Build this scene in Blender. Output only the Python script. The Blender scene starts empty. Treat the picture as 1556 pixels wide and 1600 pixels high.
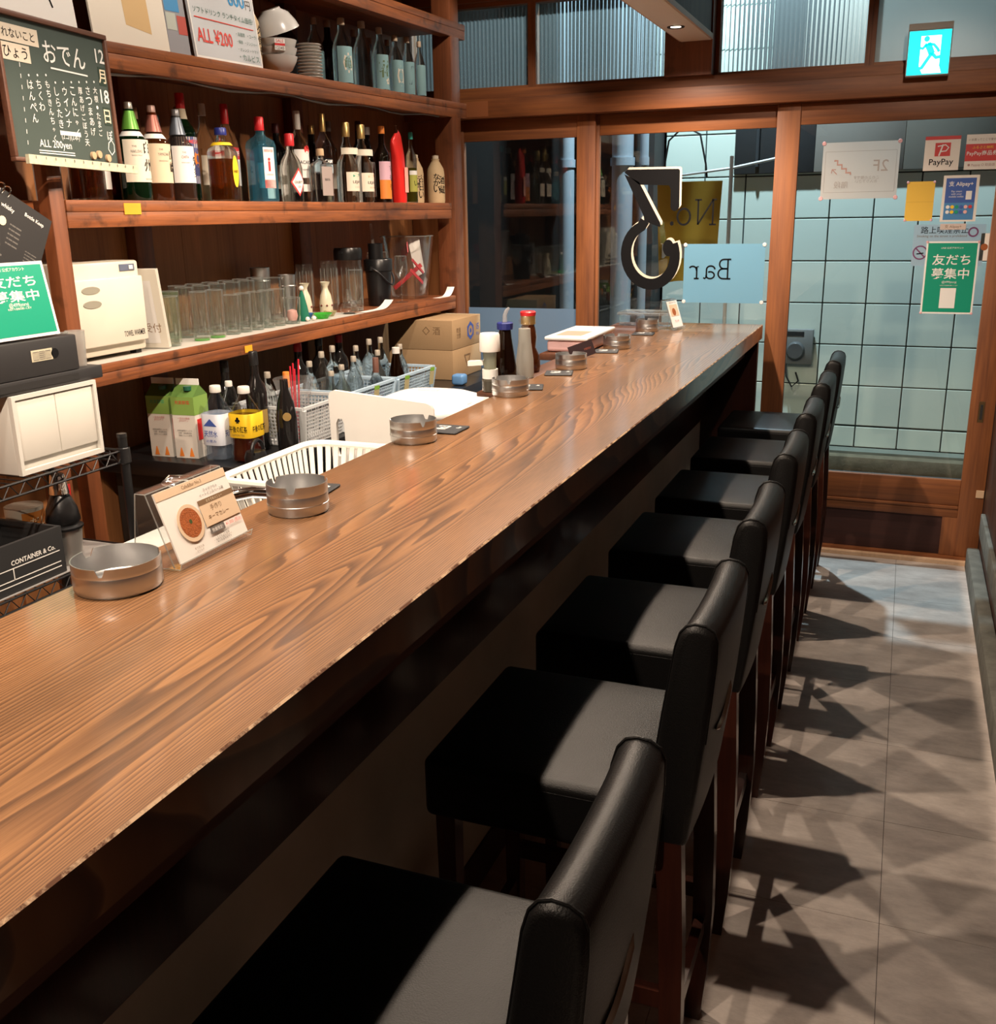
import bpy, bmesh, math, random
from mathutils import Vector, Matrix
random.seed(7)
PI = math.pi
scene = bpy.context.scene
COL = scene.collection

# ------------------------------------------------------------------ camera
cam_d = bpy.data.cameras.new('camera'); cam = bpy.data.objects.new('camera', cam_d); COL.objects.link(cam)
cam_d.sensor_fit = 'HORIZONTAL'; cam_d.sensor_width = 36.0; cam_d.lens = 1575.0/1556.0*36.0
cam_d.clip_start = 0.02; cam_d.clip_end = 100
RX = Vector((0.93031891, 0.36638493, -0.01639536))
RY = Vector((0.08931804, -0.26970002, -0.95879309))
RZ = Vector((-0.35570917, 0.89051894, -0.28363181))
CAM = Vector((0, 0, 1.68))
cam.matrix_world = Matrix(((RX.x, -RY.x, -RZ.x, CAM.x), (RX.y, -RY.y, -RZ.y, CAM.y), (RX.z, -RY.z, -RZ.z, CAM.z), (0, 0, 0, 1)))
scene.camera = cam

# ------------------------------------------------------------------ world, exposure
world = bpy.data.worlds.new('night'); scene.world = world; world.use_nodes = True
bg = world.node_tree.nodes['Background']; bg.inputs[0].default_value = (0.010, 0.013, 0.018, 1); bg.inputs[1].default_value = 1.0
vs = scene.view_settings
vs.view_transform = 'Standard'; vs.look = 'None'; vs.gamma = 1.0; vs.use_curve_mapping = False
vs.exposure = 0.18
try:
    scene.cycles.transparent_max_bounces = 32; scene.cycles.use_denoising = True
    scene.cycles.caustics_reflective = False; scene.cycles.caustics_refractive = False
except Exception: pass
WARM = (1.0, 0.80, 0.62); NEUT = (1.0, 0.86, 0.72); COOL = (0.66, 0.86, 1.0)
P_BEAM, P_CEIL, P_AISLE, P_STREET, P_DOOR_FILL = 92, 42, 1.0, 900, 115     # watts of the lamps, used in their builders

# ------------------------------------------------------------------ materials
MATS = {}
def nodes_of(m):
    m.use_nodes = True
    return m.node_tree, m.node_tree.nodes, m.node_tree.links
def M(key, color=(.5, .5, .5), rough=.5, metal=0, spec=.5, coat=0, bump=0, bscale=200, emit=0, var=0, vscale=8):
    if key in MATS: return MATS[key]
    m = bpy.data.materials.new(key); t, N, L = nodes_of(m); b = N['Principled BSDF']
    b.inputs['Base Color'].default_value = (*color, 1); b.inputs['Roughness'].default_value = rough
    b.inputs['Metallic'].default_value = metal; b.inputs['Specular IOR Level'].default_value = spec
    b.inputs['Coat Weight'].default_value = coat; b.inputs['Coat Roughness'].default_value = .1
    if emit: b.inputs['Emission Color'].default_value = (*color, 1); b.inputs['Emission Strength'].default_value = emit
    tc = N.new('ShaderNodeTexCoord')
    if var:
        n = N.new('ShaderNodeTexNoise'); n.inputs['Scale'].default_value = vscale; n.inputs['Detail'].default_value = 4
        L.new(tc.outputs['Object'], n.inputs['Vector'])
        mx = N.new('ShaderNodeMix'); mx.data_type = 'RGBA'
        mx.inputs['A'].default_value = (*[c*(1-var) for c in color], 1); mx.inputs['B'].default_value = (*[min(1, c*(1+var)) for c in color], 1)
        L.new(n.outputs['Fac'], mx.inputs['Factor']); L.new(mx.outputs['Result'], b.inputs['Base Color'])
    if bump:
        n = N.new('ShaderNodeTexNoise'); n.inputs['Scale'].default_value = bscale; n.inputs['Detail'].default_value = 3
        L.new(tc.outputs['Object'], n.inputs['Vector'])
        bp = N.new('ShaderNodeBump'); bp.inputs['Strength'].default_value = bump; bp.inputs['Distance'].default_value = .002
        L.new(n.outputs['Fac'], bp.inputs['Height']); L.new(bp.outputs['Normal'], b.inputs['Normal'])
    MATS[key] = m; return m
def wood(key, dark, light, axis=1, rough=.42, freq=9, stretch=.10, coat=0, bump=.25, spots=0):
    """timber with grain along the given object axis"""
    if key in MATS: return MATS[key]
    m = bpy.data.materials.new(key); t, N, L = nodes_of(m); b = N['Principled BSDF']
    tc = N.new('ShaderNodeTexCoord'); mp = N.new('ShaderNodeMapping')
    s = [freq]*3; s[axis] = freq*stretch; mp.inputs['Scale'].default_value = s
    L.new(tc.outputs['Object'], mp.inputs['Vector'])
    n = N.new('ShaderNodeTexNoise'); n.inputs['Scale'].default_value = 1.0; n.inputs['Detail'].default_value = 6; n.inputs['Roughness'].default_value = .62; n.inputs['Distortion'].default_value = .6
    L.new(mp.outputs['Vector'], n.inputs['Vector'])
    mp2 = N.new('ShaderNodeMapping'); s2 = [freq*14]*3; s2[axis] = freq*.5; mp2.inputs['Scale'].default_value = s2
    L.new(tc.outputs['Object'], mp2.inputs['Vector'])
    n2 = N.new('ShaderNodeTexNoise'); n2.inputs['Scale'].default_value = 1.0; n2.inputs['Detail'].default_value = 3
    L.new(mp2.outputs['Vector'], n2.inputs['Vector'])
    ad = N.new('ShaderNodeMath'); ad.operation = 'MULTIPLY_ADD'; ad.inputs[1].default_value = .45
    L.new(n2.outputs['Fac'], ad.inputs[0]); L.new(n.outputs['Fac'], ad.inputs[2])
    cr = N.new('ShaderNodeValToRGB'); cr.color_ramp.elements[0].position = .45; cr.color_ramp.elements[1].position = .95
    cr.color_ramp.elements[0].color = (*dark, 1); cr.color_ramp.elements[1].color = (*light, 1)
    L.new(ad.outputs[0], cr.inputs['Fac']); out = cr.outputs['Color']
    if spots:
        n3 = N.new('ShaderNodeTexNoise'); n3.inputs['Scale'].default_value = 14; n3.inputs['Detail'].default_value = 5
        L.new(tc.outputs['Object'], n3.inputs['Vector'])
        c3 = N.new('ShaderNodeValToRGB'); c3.color_ramp.elements[0].position = .30; c3.color_ramp.elements[1].position = .42
        c3.color_ramp.elements[0].color = (1-spots, 1-spots, 1-spots, 1); c3.color_ramp.elements[1].color = (1, 1, 1, 1)
        L.new(n3.outputs['Fac'], c3.inputs['Fac'])
        mx = N.new('ShaderNodeMix'); mx.data_type = 'RGBA'; mx.blend_type = 'MULTIPLY'; mx.inputs['Factor'].default_value = 1
        L.new(out, mx.inputs['A']); L.new(c3.outputs['Color'], mx.inputs['B']); out = mx.outputs['Result']
    L.new(out, b.inputs['Base Color'])
    b.inputs['Roughness'].default_value = rough; b.inputs['Coat Weight'].default_value = coat; b.inputs['Coat Roughness'].default_value = .15
    if bump:
        bp = N.new('ShaderNodeBump'); bp.inputs['Strength'].default_value = bump; bp.inputs['Distance'].default_value = .002
        L.new(ad.outputs[0], bp.inputs['Height']); L.new(bp.outputs['Normal'], b.inputs['Normal'])
    MATS[key] = m; return m
def counter_wood():
    m = bpy.data.materials.new('counter_timber'); t, N, L = nodes_of(m); b = N['Principled BSDF']
    tc = N.new('ShaderNodeTexCoord'); sx = N.new('ShaderNodeSeparateXYZ'); L.new(tc.outputs['Object'], sx.inputs[0])
    mp = N.new('ShaderNodeMapping'); mp.inputs['Scale'].default_value = (2.7, .30, 1); mp.inputs['Location'].default_value = (3.1, 1.7, 0)
    L.new(tc.outputs['Object'], mp.inputs['Vector'])
    n = N.new('ShaderNodeTexNoise'); n.inputs['Scale'].default_value = 1; n.inputs['Detail'].default_value = 1.6; n.inputs['Roughness'].default_value = .45; n.inputs['Distortion'].default_value = .35
    L.new(mp.outputs['Vector'], n.inputs['Vector'])
    m1 = N.new('ShaderNodeMath'); m1.operation = 'MULTIPLY'; m1.inputs[1].default_value = 85; L.new(n.outputs['Fac'], m1.inputs[0])
    m2 = N.new('ShaderNodeMath'); m2.operation = 'MULTIPLY_ADD'; m2.inputs[1].default_value = 150; L.new(sx.outputs['X'], m2.inputs[0]); L.new(m1.outputs[0], m2.inputs[2])
    # fine wobble so that the rings are never ruler-straight
    mpw = N.new('ShaderNodeMapping'); mpw.inputs['Scale'].default_value = (30, 2.2, 1); L.new(tc.outputs['Object'], mpw.inputs['Vector'])
    nw = N.new('ShaderNodeTexNoise'); nw.inputs['Scale'].default_value = 1; nw.inputs['Detail'].default_value = 3; L.new(mpw.outputs['Vector'], nw.inputs['Vector'])
    m3 = N.new('ShaderNodeMath'); m3.operation = 'MULTIPLY_ADD'; m3.inputs[1].default_value = 1.2; L.new(nw.outputs['Fac'], m3.inputs[0]); L.new(m2.outputs[0], m3.inputs[2])
    fr = N.new('ShaderNodeMath'); fr.operation = 'FRACT'; L.new(m3.outputs[0], fr.inputs[0])
    cr = N.new('ShaderNodeValToRGB'); e = cr.color_ramp.elements
    e[0].position = 0; e[0].color = (.335, .168, .072, 1); e[1].position = 1; e[1].color = (.30, .150, .065, 1)
    for p, c in ((.30, (.285, .141, .060, 1)), (.62, (.195, .094, .042, 1)), (.86, (.125, .061, .029, 1)), (.95, (.165, .079, .036, 1))):
        k = e.new(p); k.color = c
    L.new(fr.outputs[0], cr.inputs['Fac'])
    # broad darker and lighter zones of the plank
    mpz = N.new('ShaderNodeMapping'); mpz.inputs['Scale'].default_value = (7, 1.1, 1); L.new(tc.outputs['Object'], mpz.inputs['Vector'])
    nz = N.new('ShaderNodeTexNoise'); nz.inputs['Scale'].default_value = 1; nz.inputs['Detail'].default_value = 4; L.new(mpz.outputs['Vector'], nz.inputs['Vector'])
    cz = N.new('ShaderNodeValToRGB'); cz.color_ramp.elements[0].position = .3; cz.color_ramp.elements[1].position = .7
    cz.color_ramp.elements[0].color = (.66, .66, .66, 1); cz.color_ramp.elements[1].color = (1.12, 1.1, 1.05, 1); L.new(nz.outputs['Fac'], cz.inputs['Fac'])
    mx = N.new('ShaderNodeMix'); mx.data_type = 'RGBA'; mx.blend_type = 'MULTIPLY'; mx.inputs['Factor'].default_value = 1
    L.new(cr.outputs['Color'], mx.inputs['A']); L.new(cz.outputs['Color'], mx.inputs['B'])
    # pores
    mpp = N.new('ShaderNodeMapping'); mpp.inputs['Scale'].default_value = (420, 14, 1); L.new(tc.outputs['Object'], mpp.inputs['Vector'])
    npp = N.new('ShaderNodeTexNoise'); npp.inputs['Scale'].default_value = 1; npp.inputs['Detail'].default_value = 2; L.new(mpp.outputs['Vector'], npp.inputs['Vector'])
    cp = N.new('ShaderNodeValToRGB'); cp.color_ramp.elements[0].position = .35; cp.color_ramp.elements[1].position = .6
    cp.color_ramp.elements[0].color = (.78, .76, .74, 1); cp.color_ramp.elements[1].color = (1, 1, 1, 1); L.new(npp.outputs['Fac'], cp.inputs['Fac'])
    mx2 = N.new('ShaderNodeMix'); mx2.data_type = 'RGBA'; mx2.blend_type = 'MULTIPLY'; mx2.inputs['Factor'].default_value = 1
    L.new(mx.outputs['Result'], mx2.inputs['A']); L.new(cp.outputs['Color'], mx2.inputs['B'])
    L.new(mx2.outputs['Result'], b.inputs['Base Color'])
    b.inputs['Roughness'].default_value = .40; b.inputs['Specular IOR Level'].default_value = .4
    b.inputs['Coat Weight'].default_value = .75; b.inputs['Coat Roughness'].default_value = .12
    MATS['counter_timber'] = m; return m
def glass(key, tint=(1, 1, 1), body=(.8, .8, .8), amount=0.0, rough=.03, ior=1.45):
    """thin-walled glass: clear body seen through, mirror-like at grazing angles; amount adds coloured body"""
    if key in MATS: return MATS[key]
    m = bpy.data.materials.new(key); t, N, L = nodes_of(m); N.remove(N['Principled BSDF']); out = N['Material Output']
    tr = N.new('ShaderNodeBsdfTransparent'); tr.inputs[0].default_value = (*tint, 1)
    gl = N.new('ShaderNodeBsdfGlossy'); gl.inputs['Roughness'].default_value = rough; gl.inputs[0].default_value = (1, 1, 1, 1)
    base = tr.outputs[0]
    if amount:
        df = N.new('ShaderNodeBsdfDiffuse'); df.inputs[0].default_value = (*body, 1)
        tl = N.new('ShaderNodeBsdfTranslucent'); tl.inputs[0].default_value = (*body, 1)
        md = N.new('ShaderNodeMixShader'); md.inputs[0].default_value = .5; L.new(df.outputs[0], md.inputs[1]); L.new(tl.outputs[0], md.inputs[2])
        mx = N.new('ShaderNodeMixShader'); mx.inputs[0].default_value = amount; L.new(base, mx.inputs[1]); L.new(md.outputs[0], mx.inputs[2]); base = mx.outputs[0]
    fr = N.new('ShaderNodeFresnel'); ge = N.new('ShaderNodeNewGeometry'); sg = N.new('ShaderNodeMath'); sg.operation = 'MULTIPLY_ADD'; sg.inputs[1].default_value = -2; sg.inputs[2].default_value = 1
    pw = N.new('ShaderNodeMath'); pw.operation = 'POWER'; pw.inputs[0].default_value = ior      # thin sheet: the same reflection from both of its sides
    L.new(ge.outputs['Backfacing'], sg.inputs[0]); L.new(sg.outputs[0], pw.inputs[1]); L.new(pw.outputs[0], fr.inputs['IOR'])
    mg = N.new('ShaderNodeMixShader'); L.new(fr.outputs[0], mg.inputs[0]); L.new(base, mg.inputs[1]); L.new(gl.outputs[0], mg.inputs[2])
    L.new(mg.outputs[0], out.inputs['Surface']); MATS[key] = m; return m
def floor_mat():
    m = bpy.data.materials.new('vinyl_stone'); t, N, L = nodes_of(m); b = N['Principled BSDF']
    g = N.new('ShaderNodeNewGeometry')
    n = N.new('ShaderNodeTexNoise'); n.inputs['Scale'].default_value = 4.0; n.inputs['Detail'].default_value = 10; n.inputs['Roughness'].default_value = .74
    mp = N.new('ShaderNodeMapping'); mp.inputs['Scale'].default_value = (1, 2.2, 1); L.new(g.outputs['Position'], mp.inputs['Vector']); L.new(mp.outputs['Vector'], n.inputs['Vector'])
    cr = N.new('ShaderNodeValToRGB'); cr.color_ramp.elements[0].position = .3; cr.color_ramp.elements[1].position = .72
    cr.color_ramp.elements[0].color = (.33, .275, .245, 1); cr.color_ramp.elements[1].color = (.66, .585, .53, 1)
    L.new(n.outputs['Fac'], cr.inputs['Fac']); L.new(cr.outputs['Color'], b.inputs['Base Color'])
    n2 = N.new('ShaderNodeTexNoise'); n2.inputs['Scale'].default_value = 120; n2.inputs['Detail'].default_value = 3; L.new(g.outputs['Position'], n2.inputs['Vector'])
    bp = N.new('ShaderNodeBump'); bp.inputs['Strength'].default_value = .15; bp.inputs['Distance'].default_value = .001
    L.new(n2.outputs['Fac'], bp.inputs['Height']); L.new(bp.outputs['Normal'], b.inputs['Normal'])
    b.inputs['Roughness'].default_value = .48; MATS['vinyl_stone'] = m; return m
def reed_glass():
    m = bpy.data.materials.new('reeded_glass'); t, N, L = nodes_of(m); N.remove(N['Principled BSDF']); out = N['Material Output']
    rf = N.new('ShaderNodeBsdfRefraction'); rf.inputs['IOR'].default_value = 1.12; rf.inputs['Roughness'].default_value = .10; rf.inputs[0].default_value = (.62, .70, .67, 1)
    tl = N.new('ShaderNodeBsdfTranslucent'); tl.inputs[0].default_value = (.40, .46, .43, 1)
    gl = N.new('ShaderNodeBsdfGlossy'); gl.inputs['Roughness'].default_value = .15
    a = N.new('ShaderNodeMixShader'); a.inputs[0].default_value = .14; L.new(rf.outputs[0], a.inputs[1]); L.new(tl.outputs[0], a.inputs[2])
    c = N.new('ShaderNodeMixShader'); c.inputs[0].default_value = .10; L.new(a.outputs[0], c.inputs[1]); L.new(gl.outputs[0], c.inputs[2])
    L.new(c.outputs[0], out.inputs['Surface']); MATS['reeded_glass'] = m; return m
def film_mat(key, col, amt):
    m = glass(key, (.8, .9, 1), col, amt, .2); return m

W_FRAME = lambda ax: wood('frame_timber_%d' % ax, (.105, .030, .010), (.31, .105, .030), ax, .55, 7, .12, 0, .1)
W_SHELF = wood('shelf_timber', (.055, .015, .006), (.36, .108, .027), 1, .55, 8, .16, 0, .8, .6)
W_POST = wood('post_timber', (.085, .026, .010), (.24, .075, .026), 2, .45, 7, .12, 0, .35, .3)
W_PANEL = wood('panel_timber', (.22, .085, .030), (.46, .19, .065), 2, .55, 5, .16)
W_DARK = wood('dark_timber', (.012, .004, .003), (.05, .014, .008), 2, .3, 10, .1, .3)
W_APRON = wood('apron_timber', (.05, .018, .009), (.14, .05, .022), 1, .5, 6, .1)
W_LEG = wood('stool_timber', (.014, .004, .0025), (.055, .014, .008), 2, .28, 12, .1, .35, 0)
W_LIGHT = wood('pale_timber', (.50, .32, .19), (.72, .50, .33), 1, .5, 6, .1)
W_SLAT = wood('slat_timber', (.03, .017, .010), (.10, .055, .03), 2, .6, 14, .08)
W_WALLR = wood('wall_timber', (.018, .007, .004), (.06, .022, .011), 2, .5, 6, .12)
LEATHER = M('black_leather', (.0042, .004, .004), .42, 0, .24, 0, .35, 420)
CONCRETE = M('grey_plaster', (.50, .44, .37), .85, 0, .3, 0, .4, 30, 0, .25, 5)
KERB = M('kerb_concrete', (.125, .122, .105), .9, 0, .2, 0, 1.0, 70, 0, .55, 16)
STEEL = M('brushed_steel', (.57, .57, .57), .34, 1)
CHROME = M('chrome', (.8, .8, .8), .07, 1)
WHITE = M('white_plastic', (.78, .77, .74), .35)
WHITE2 = M('off_white_plastic', (.62, .58, .50), .4)
GREYPL = M('grey_plastic', (.55, .57, .58), .4)
BLUEPL = M('pale_blue_plastic', (.42, .56, .68), .4)
PAPER = M('white_paper', (.80, .78, .74), .7)
CREAM = M('cream_paper', (.72, .62, .45), .7)
BLACK = M('black_plastic', (.010, .010, .011), .3)
BLACKM = M('black_matt', (.014, .013, .013), .6)
INK = M('black_ink', (.008, .008, .009), .8, 0, .08)
INKG = M('grey_ink', (.13, .12, .11), .7)
CHALK = M('chalk_white', (.72, .73, .70), .9)
def solid_glass(key, tint=(1, 1, 1), ior=1.45, rough=0.0, through=.35):
    if key in MATS: return MATS[key]
    m = bpy.data.materials.new(key); t, N, L = nodes_of(m); N.remove(N['Principled BSDF']); out = N['Material Output']
    g = N.new('ShaderNodeBsdfGlass'); g.inputs[0].default_value = (*tint, 1); g.inputs['IOR'].default_value = ior; g.inputs['Roughness'].default_value = rough
    tr = N.new('ShaderNodeBsdfTransparent'); tr.inputs[0].default_value = (*tint, 1)
    mx = N.new('ShaderNodeMixShader'); mx.inputs[0].default_value = through; L.new(g.outputs[0], mx.inputs[1]); L.new(tr.outputs[0], mx.inputs[2])
    L.new(mx.outputs[0], out.inputs['Surface']); MATS[key] = m; return m
GLASS = glass('clear_glass', (.955, .97, .962), (.9, .92, .9), .012, .06, 1.65)
GLASSG = glass('green_tint_glass', (.93, .98, .92), (.6, .8, .55), .05)
PANE = glass('window_glass', (.93, .965, .955), rough=.015, ior=1.5)
ACRYL = glass('acrylic', (.97, .975, .975), (.8, .8, .8), .03)
TIN = M('ceramic_white', (.62, .60, .57), .3)
def C(r, g, b): return M('c_%d_%d_%d' % (int(r*255), int(g*255), int(b*255)), (r, g, b), .5)

ORD = ['first', 'second', 'third', 'fourth', 'fifth', 'sixth', 'seventh', 'eighth', 'ninth', 'tenth', 'eleventh', 'twelfth']
# ------------------------------------------------------------------ geometry helpers
class G:
    def __init__(s): s.v = []; s.f = []; s.mi = []; s.cur = 0
    def add(s, vs, fs):
        o = len(s.v); s.v += [tuple(v) for v in vs]
        for f in fs: s.f.append([i+o for i in f]); s.mi.append(s.cur)
        return s
    def box(s, x0, y0, z0, x1, y1, z1):
        return s.add([(x0, y0, z0), (x1, y0, z0), (x1, y1, z0), (x0, y1, z0), (x0, y0, z1), (x1, y0, z1), (x1, y1, z1), (x0, y1, z1)],
                     [(0, 3, 2, 1), (4, 5, 6, 7), (0, 1, 5, 4), (1, 2, 6, 5), (2, 3, 7, 6), (3, 0, 4, 7)])
    def rbox(s, x0, y0, z0, x1, y1, z1, r=.01, seg=3, sub=0):
        bm = bmesh.new(); bmesh.ops.create_cube(bm, size=1)
        for v in bm.verts: v.co = Vector((x0+(v.co.x+.5)*(x1-x0), y0+(v.co.y+.5)*(y1-y0), z0+(v.co.z+.5)*(z1-z0)))
        bmesh.ops.bevel(bm, geom=bm.edges[:], offset=r, segments=seg, profile=.5, affect='EDGES', clamp_overlap=True)
        return s.bm(bm)
    def bm(s, bm):
        bm.verts.index_update(); s.add([v.co[:] for v in bm.verts], [[v.index for v in f.verts] for f in bm.faces]); bm.free(); return s
    def lathe(s, prof, n=24, c=(0, 0, 0), p=2.0, axis=None, sx=1, sy=1, flute=0):
        """prof: (r, z) or (r, z, power) rings; power > 2 squares the section"""
        vs, rings = [], []
        for k in prof:
            r, z = k[0], k[1]; pw = k[2] if len(k) > 2 else p
            if r < 1e-6: rings.append([len(vs)]); vs.append((c[0], c[1], c[2]+z)); continue
            ids = []
            for i in range(n):
                a = 2*PI*i/n; ca, sa = math.cos(a), math.sin(a)
                q = (1 if pw == 2 else (abs(ca)**pw+abs(sa)**pw)**(-1/pw))*(1-flute*(i % 2))
                ids.append(len(vs)); vs.append((c[0]+r*q*ca*sx, c[1]+r*q*sa*sy, c[2]+z))
            rings.append(ids)
        fs = []
        for A, B in zip(rings, rings[1:]):
            if len(A) == 1 and len(B) == 1: continue
            for i in range(n):
                j = (i+1) % n
                if len(A) == 1: fs.append((A[0], B[j], B[i]))
                elif len(B) == 1: fs.append((A[i], A[j], B[0]))
                else: fs.append((A[i], A[j], B[j], B[i]))
        return s.add(vs, fs)
    def tube(s, pts, r, n=8, closed=False):
        pts = [Vector(p) for p in pts]; rings = []; m = len(pts); up = Vector((0, 0, 1)); vs = []; prev = None
        for i, p in enumerate(pts):
            a = pts[i-1] if (i > 0 or closed) else p; b = pts[(i+1) % m] if (i < m-1 or closed) else p
            d = (b-a).normalized() if (b-a).length > 0 else Vector((0, 0, 1))
            if prev is None:
                ref = up if abs(d.dot(up)) < .95 else Vector((1, 0, 0)); u = d.cross(ref).normalized()
            else:
                u = prev-d*prev.dot(d); u = u.normalized() if u.length > 1e-6 else d.orthogonal().normalized()
            prev = u; w = d.cross(u)
            rr = r[i] if isinstance(r, (list, tuple)) else r
            rings.append([len(vs)+k for k in range(n)])
            for k in range(n):
                an = 2*PI*k/n; vs.append(p+u*math.cos(an)*rr+w*math.sin(an)*rr)
        fs = []; pairs = list(zip(rings, rings[1:]))+([(rings[-1], rings[0])] if closed else [])
        for A, B in pairs:
            for i in range(n): j = (i+1) % n; fs.append((A[i], A[j], B[j], B[i]))
        if not closed: fs.append(rings[0][::-1]); fs.append(rings[-1])
        return s.add(vs, fs)
    def bar(s, a, b, w, h):
        """square bar from a to b"""
        a, b = Vector(a), Vector(b); d = (b-a).normalized(); ref = Vector((0, 0, 1)) if abs(d.z) < .9 else Vector((0, 1, 0))
        u = d.cross(ref).normalized()*w/2; v = u.cross(d).normalized()*h/2
        return s.add([a-u-v, a+u-v, a+u+v, a-u+v, b-u-v, b+u-v, b+u+v, b-u+v], [(0, 3, 2, 1), (4, 5, 6, 7), (0, 1, 5, 4), (1, 2, 6, 5), (2, 3, 7, 6), (3, 0, 4, 7)])
    def prism(s, poly, ext):
        """closed 3-D outline extruded by the vector ext"""
        n = len(poly); e = Vector(ext); vs = [Vector(p) for p in poly]+[Vector(p)+e for p in poly]
        return s.add(vs, [list(range(n))[::-1], list(range(n, 2*n))]+[(i, (i+1) % n, n+(i+1) % n, n+i) for i in range(n)])
    def patch(s, r, z0, z1, a0, a1, n=14):
        """part of a cylinder wall (labels)"""
        vs, fs = [], []
        for i in range(n+1):
            a = a0+(a1-a0)*i/n; vs += [(r*math.cos(a), r*math.sin(a), z0), (r*math.cos(a), r*math.sin(a), z1)]
        for i in range(n): fs.append((2*i, 2*i+2, 2*i+3, 2*i+1))
        return s.add(vs, fs)
    def ribbon(s, pts, w, o, u, v, th):
        """flat stroke of width w along 2-D points, laid in the plane o+u*x+v*y, th thick"""
        o, u, v = Vector(o), Vector(u), Vector(v); nrm = u.cross(v).normalized(); L_, R_ = [], []
        for i, p in enumerate(pts):
            a = pts[max(0, i-1)]; b = pts[min(len(pts)-1, i+1)]; d = Vector((b[0]-a[0], b[1]-a[1])); d = d.normalized() if d.length else Vector((1, 0))
            ww = w[i] if isinstance(w, (list, tuple)) else w; q = Vector((-d.y, d.x))*ww/2
            L_.append((p[0]+q.x, p[1]+q.y)); R_.append((p[0]-q.x, p[1]-q.y))
        for i in range(len(pts)-1):
            quad = [L_[i], R_[i], R_[i+1], L_[i+1]]
            s.prism([o+u*a+v*b for a, b in quad], nrm*th)
        return s
    def obj(s, name, mat, parent=None, smooth=35, loc=None, bev=0):
        me = bpy.data.meshes.new(name); me.from_pydata(s.v, [], s.f); me.update()
        if len(me.polygons) and max(s.mi) > 0:
            for p, k in zip(me.polygons, s.mi): p.material_index = k
        bm = bmesh.new(); bm.from_mesh(me)
        if bev:
            bmesh.ops.remove_doubles(bm, verts=bm.verts, dist=1e-6)
            bmesh.ops.bevel(bm, geom=[e for e in bm.edges if len(e.link_faces) == 2 and e.calc_face_angle() > .6], offset=bev, segments=2, profile=.5, affect='EDGES', clamp_overlap=True)
        bmesh.ops.recalc_face_normals(bm, faces=bm.faces); bm.to_mesh(me); bm.free()
        if smooth:
            me.shade_smooth(); me.set_sharp_from_angle(angle=math.radians(smooth))
        return link(name, me, mat, parent, loc)
def link(name, me, mat, parent=None, loc=None):
    o = bpy.data.objects.new(name, me); COL.objects.link(o)
    for mm in (mat if isinstance(mat, (list, tuple)) else [mat]):
        if mm and (len(me.materials) == 0 or isinstance(mat, (list, tuple))) and mm.name not in [x.name for x in me.materials if x]: me.materials.append(mm)
    if parent: o.parent = parent
    if loc: o.location = loc
    return o
def tag(o, label, cat, group=None):
    o['label'] = label; o['category'] = cat
    if group: o['group'] = group
    return o
def thing(name, label, cat, loc=(0, 0, 0), rz=0, group=None):
    o = bpy.data.objects.new(name, None); o.empty_display_size = .05; COL.objects.link(o); o.location = loc; o.rotation_euler = (0, 0, rz)
    return tag(o, label, cat, group)
def root(name, loc=(0, 0, 0), kind=None):
    o = bpy.data.objects.new(name, None); o.empty_display_size = .05; COL.objects.link(o); o.location = loc
    if kind: o['kind'] = kind
    return o
def struct(o): o['kind'] = 'structure'; return o
def dup(src, loc, label=None, group=None, rz=None):
    r = src.copy(); COL.objects.link(r); r.location = loc
    if rz is not None: r.rotation_euler = (0, 0, rz)
    if label: r['label'] = label
    if group: r['group'] = group
    for ch in src.children:
        c = ch.copy(); COL.objects.link(c); c.parent = r
        for g in ch.children:
            d = g.copy(); COL.objects.link(d); d.parent = c
    return r
TXT = {}
def text_geo(body, bold=0, spacing=1, line=1):
    k = (body, bold, spacing, line)
    if k not in TXT:
        cu = bpy.data.curves.new('t', 'FONT'); cu.body = body; cu.size = 1; cu.align_x = 'CENTER'; cu.align_y = 'CENTER'; cu.resolution_u = 2; cu.offset = bold; cu.space_character = spacing; cu.space_line = line
        ob = bpy.data.objects.new('t', cu); me = bpy.data.meshes.new_from_object(ob)
        vs = [v.co.copy() for v in me.vertices]; fs = [list(p.vertices) for p in me.polygons]
        if vs:
            x0, x1 = min(v.x for v in vs), max(v.x for v in vs); y0, y1 = min(v.y for v in vs), max(v.y for v in vs)
            vs = [Vector((v.x-(x0+x1)/2, v.y-(y0+y1)/2, 0)) for v in vs]; dims = (x1-x0, y1-y0)
        else: dims = (1, 1)
        bpy.data.objects.remove(ob); bpy.data.meshes.remove(me); bpy.data.curves.remove(cu)
        TXT[k] = (vs, fs, dims)
    return TXT[k]
def text(parent, body, o, u, v, mat, w=None, h=None, bold=0, name='lettering', rot=0, fit=True, spacing=1, line=1):
    """flat lettering centred at o in the plane (u right, v up), scaled to width w and/or height h"""
    vs, fs, (dw, dh) = text_geo(body, bold, spacing, line); o, u, v = Vector(o), Vector(u), Vector(v)
    sx = (w/dw) if w else None; sy = (h/dh) if h else None
    if sx is None: sx = sy
    if sy is None: sy = sx
    ca, sa = math.cos(rot), math.sin(rot); g = G()
    pts = []
    for p in vs:
        a, b = p.x*sx, p.y*sy; a, b = a*ca-b*sa, a*sa+b*ca; pts.append(o+u*a+v*b)
    me = bpy.data.meshes.new(name); me.from_pydata(pts, [], fs); me.update()
    return link(name, me, mat, parent)
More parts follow.
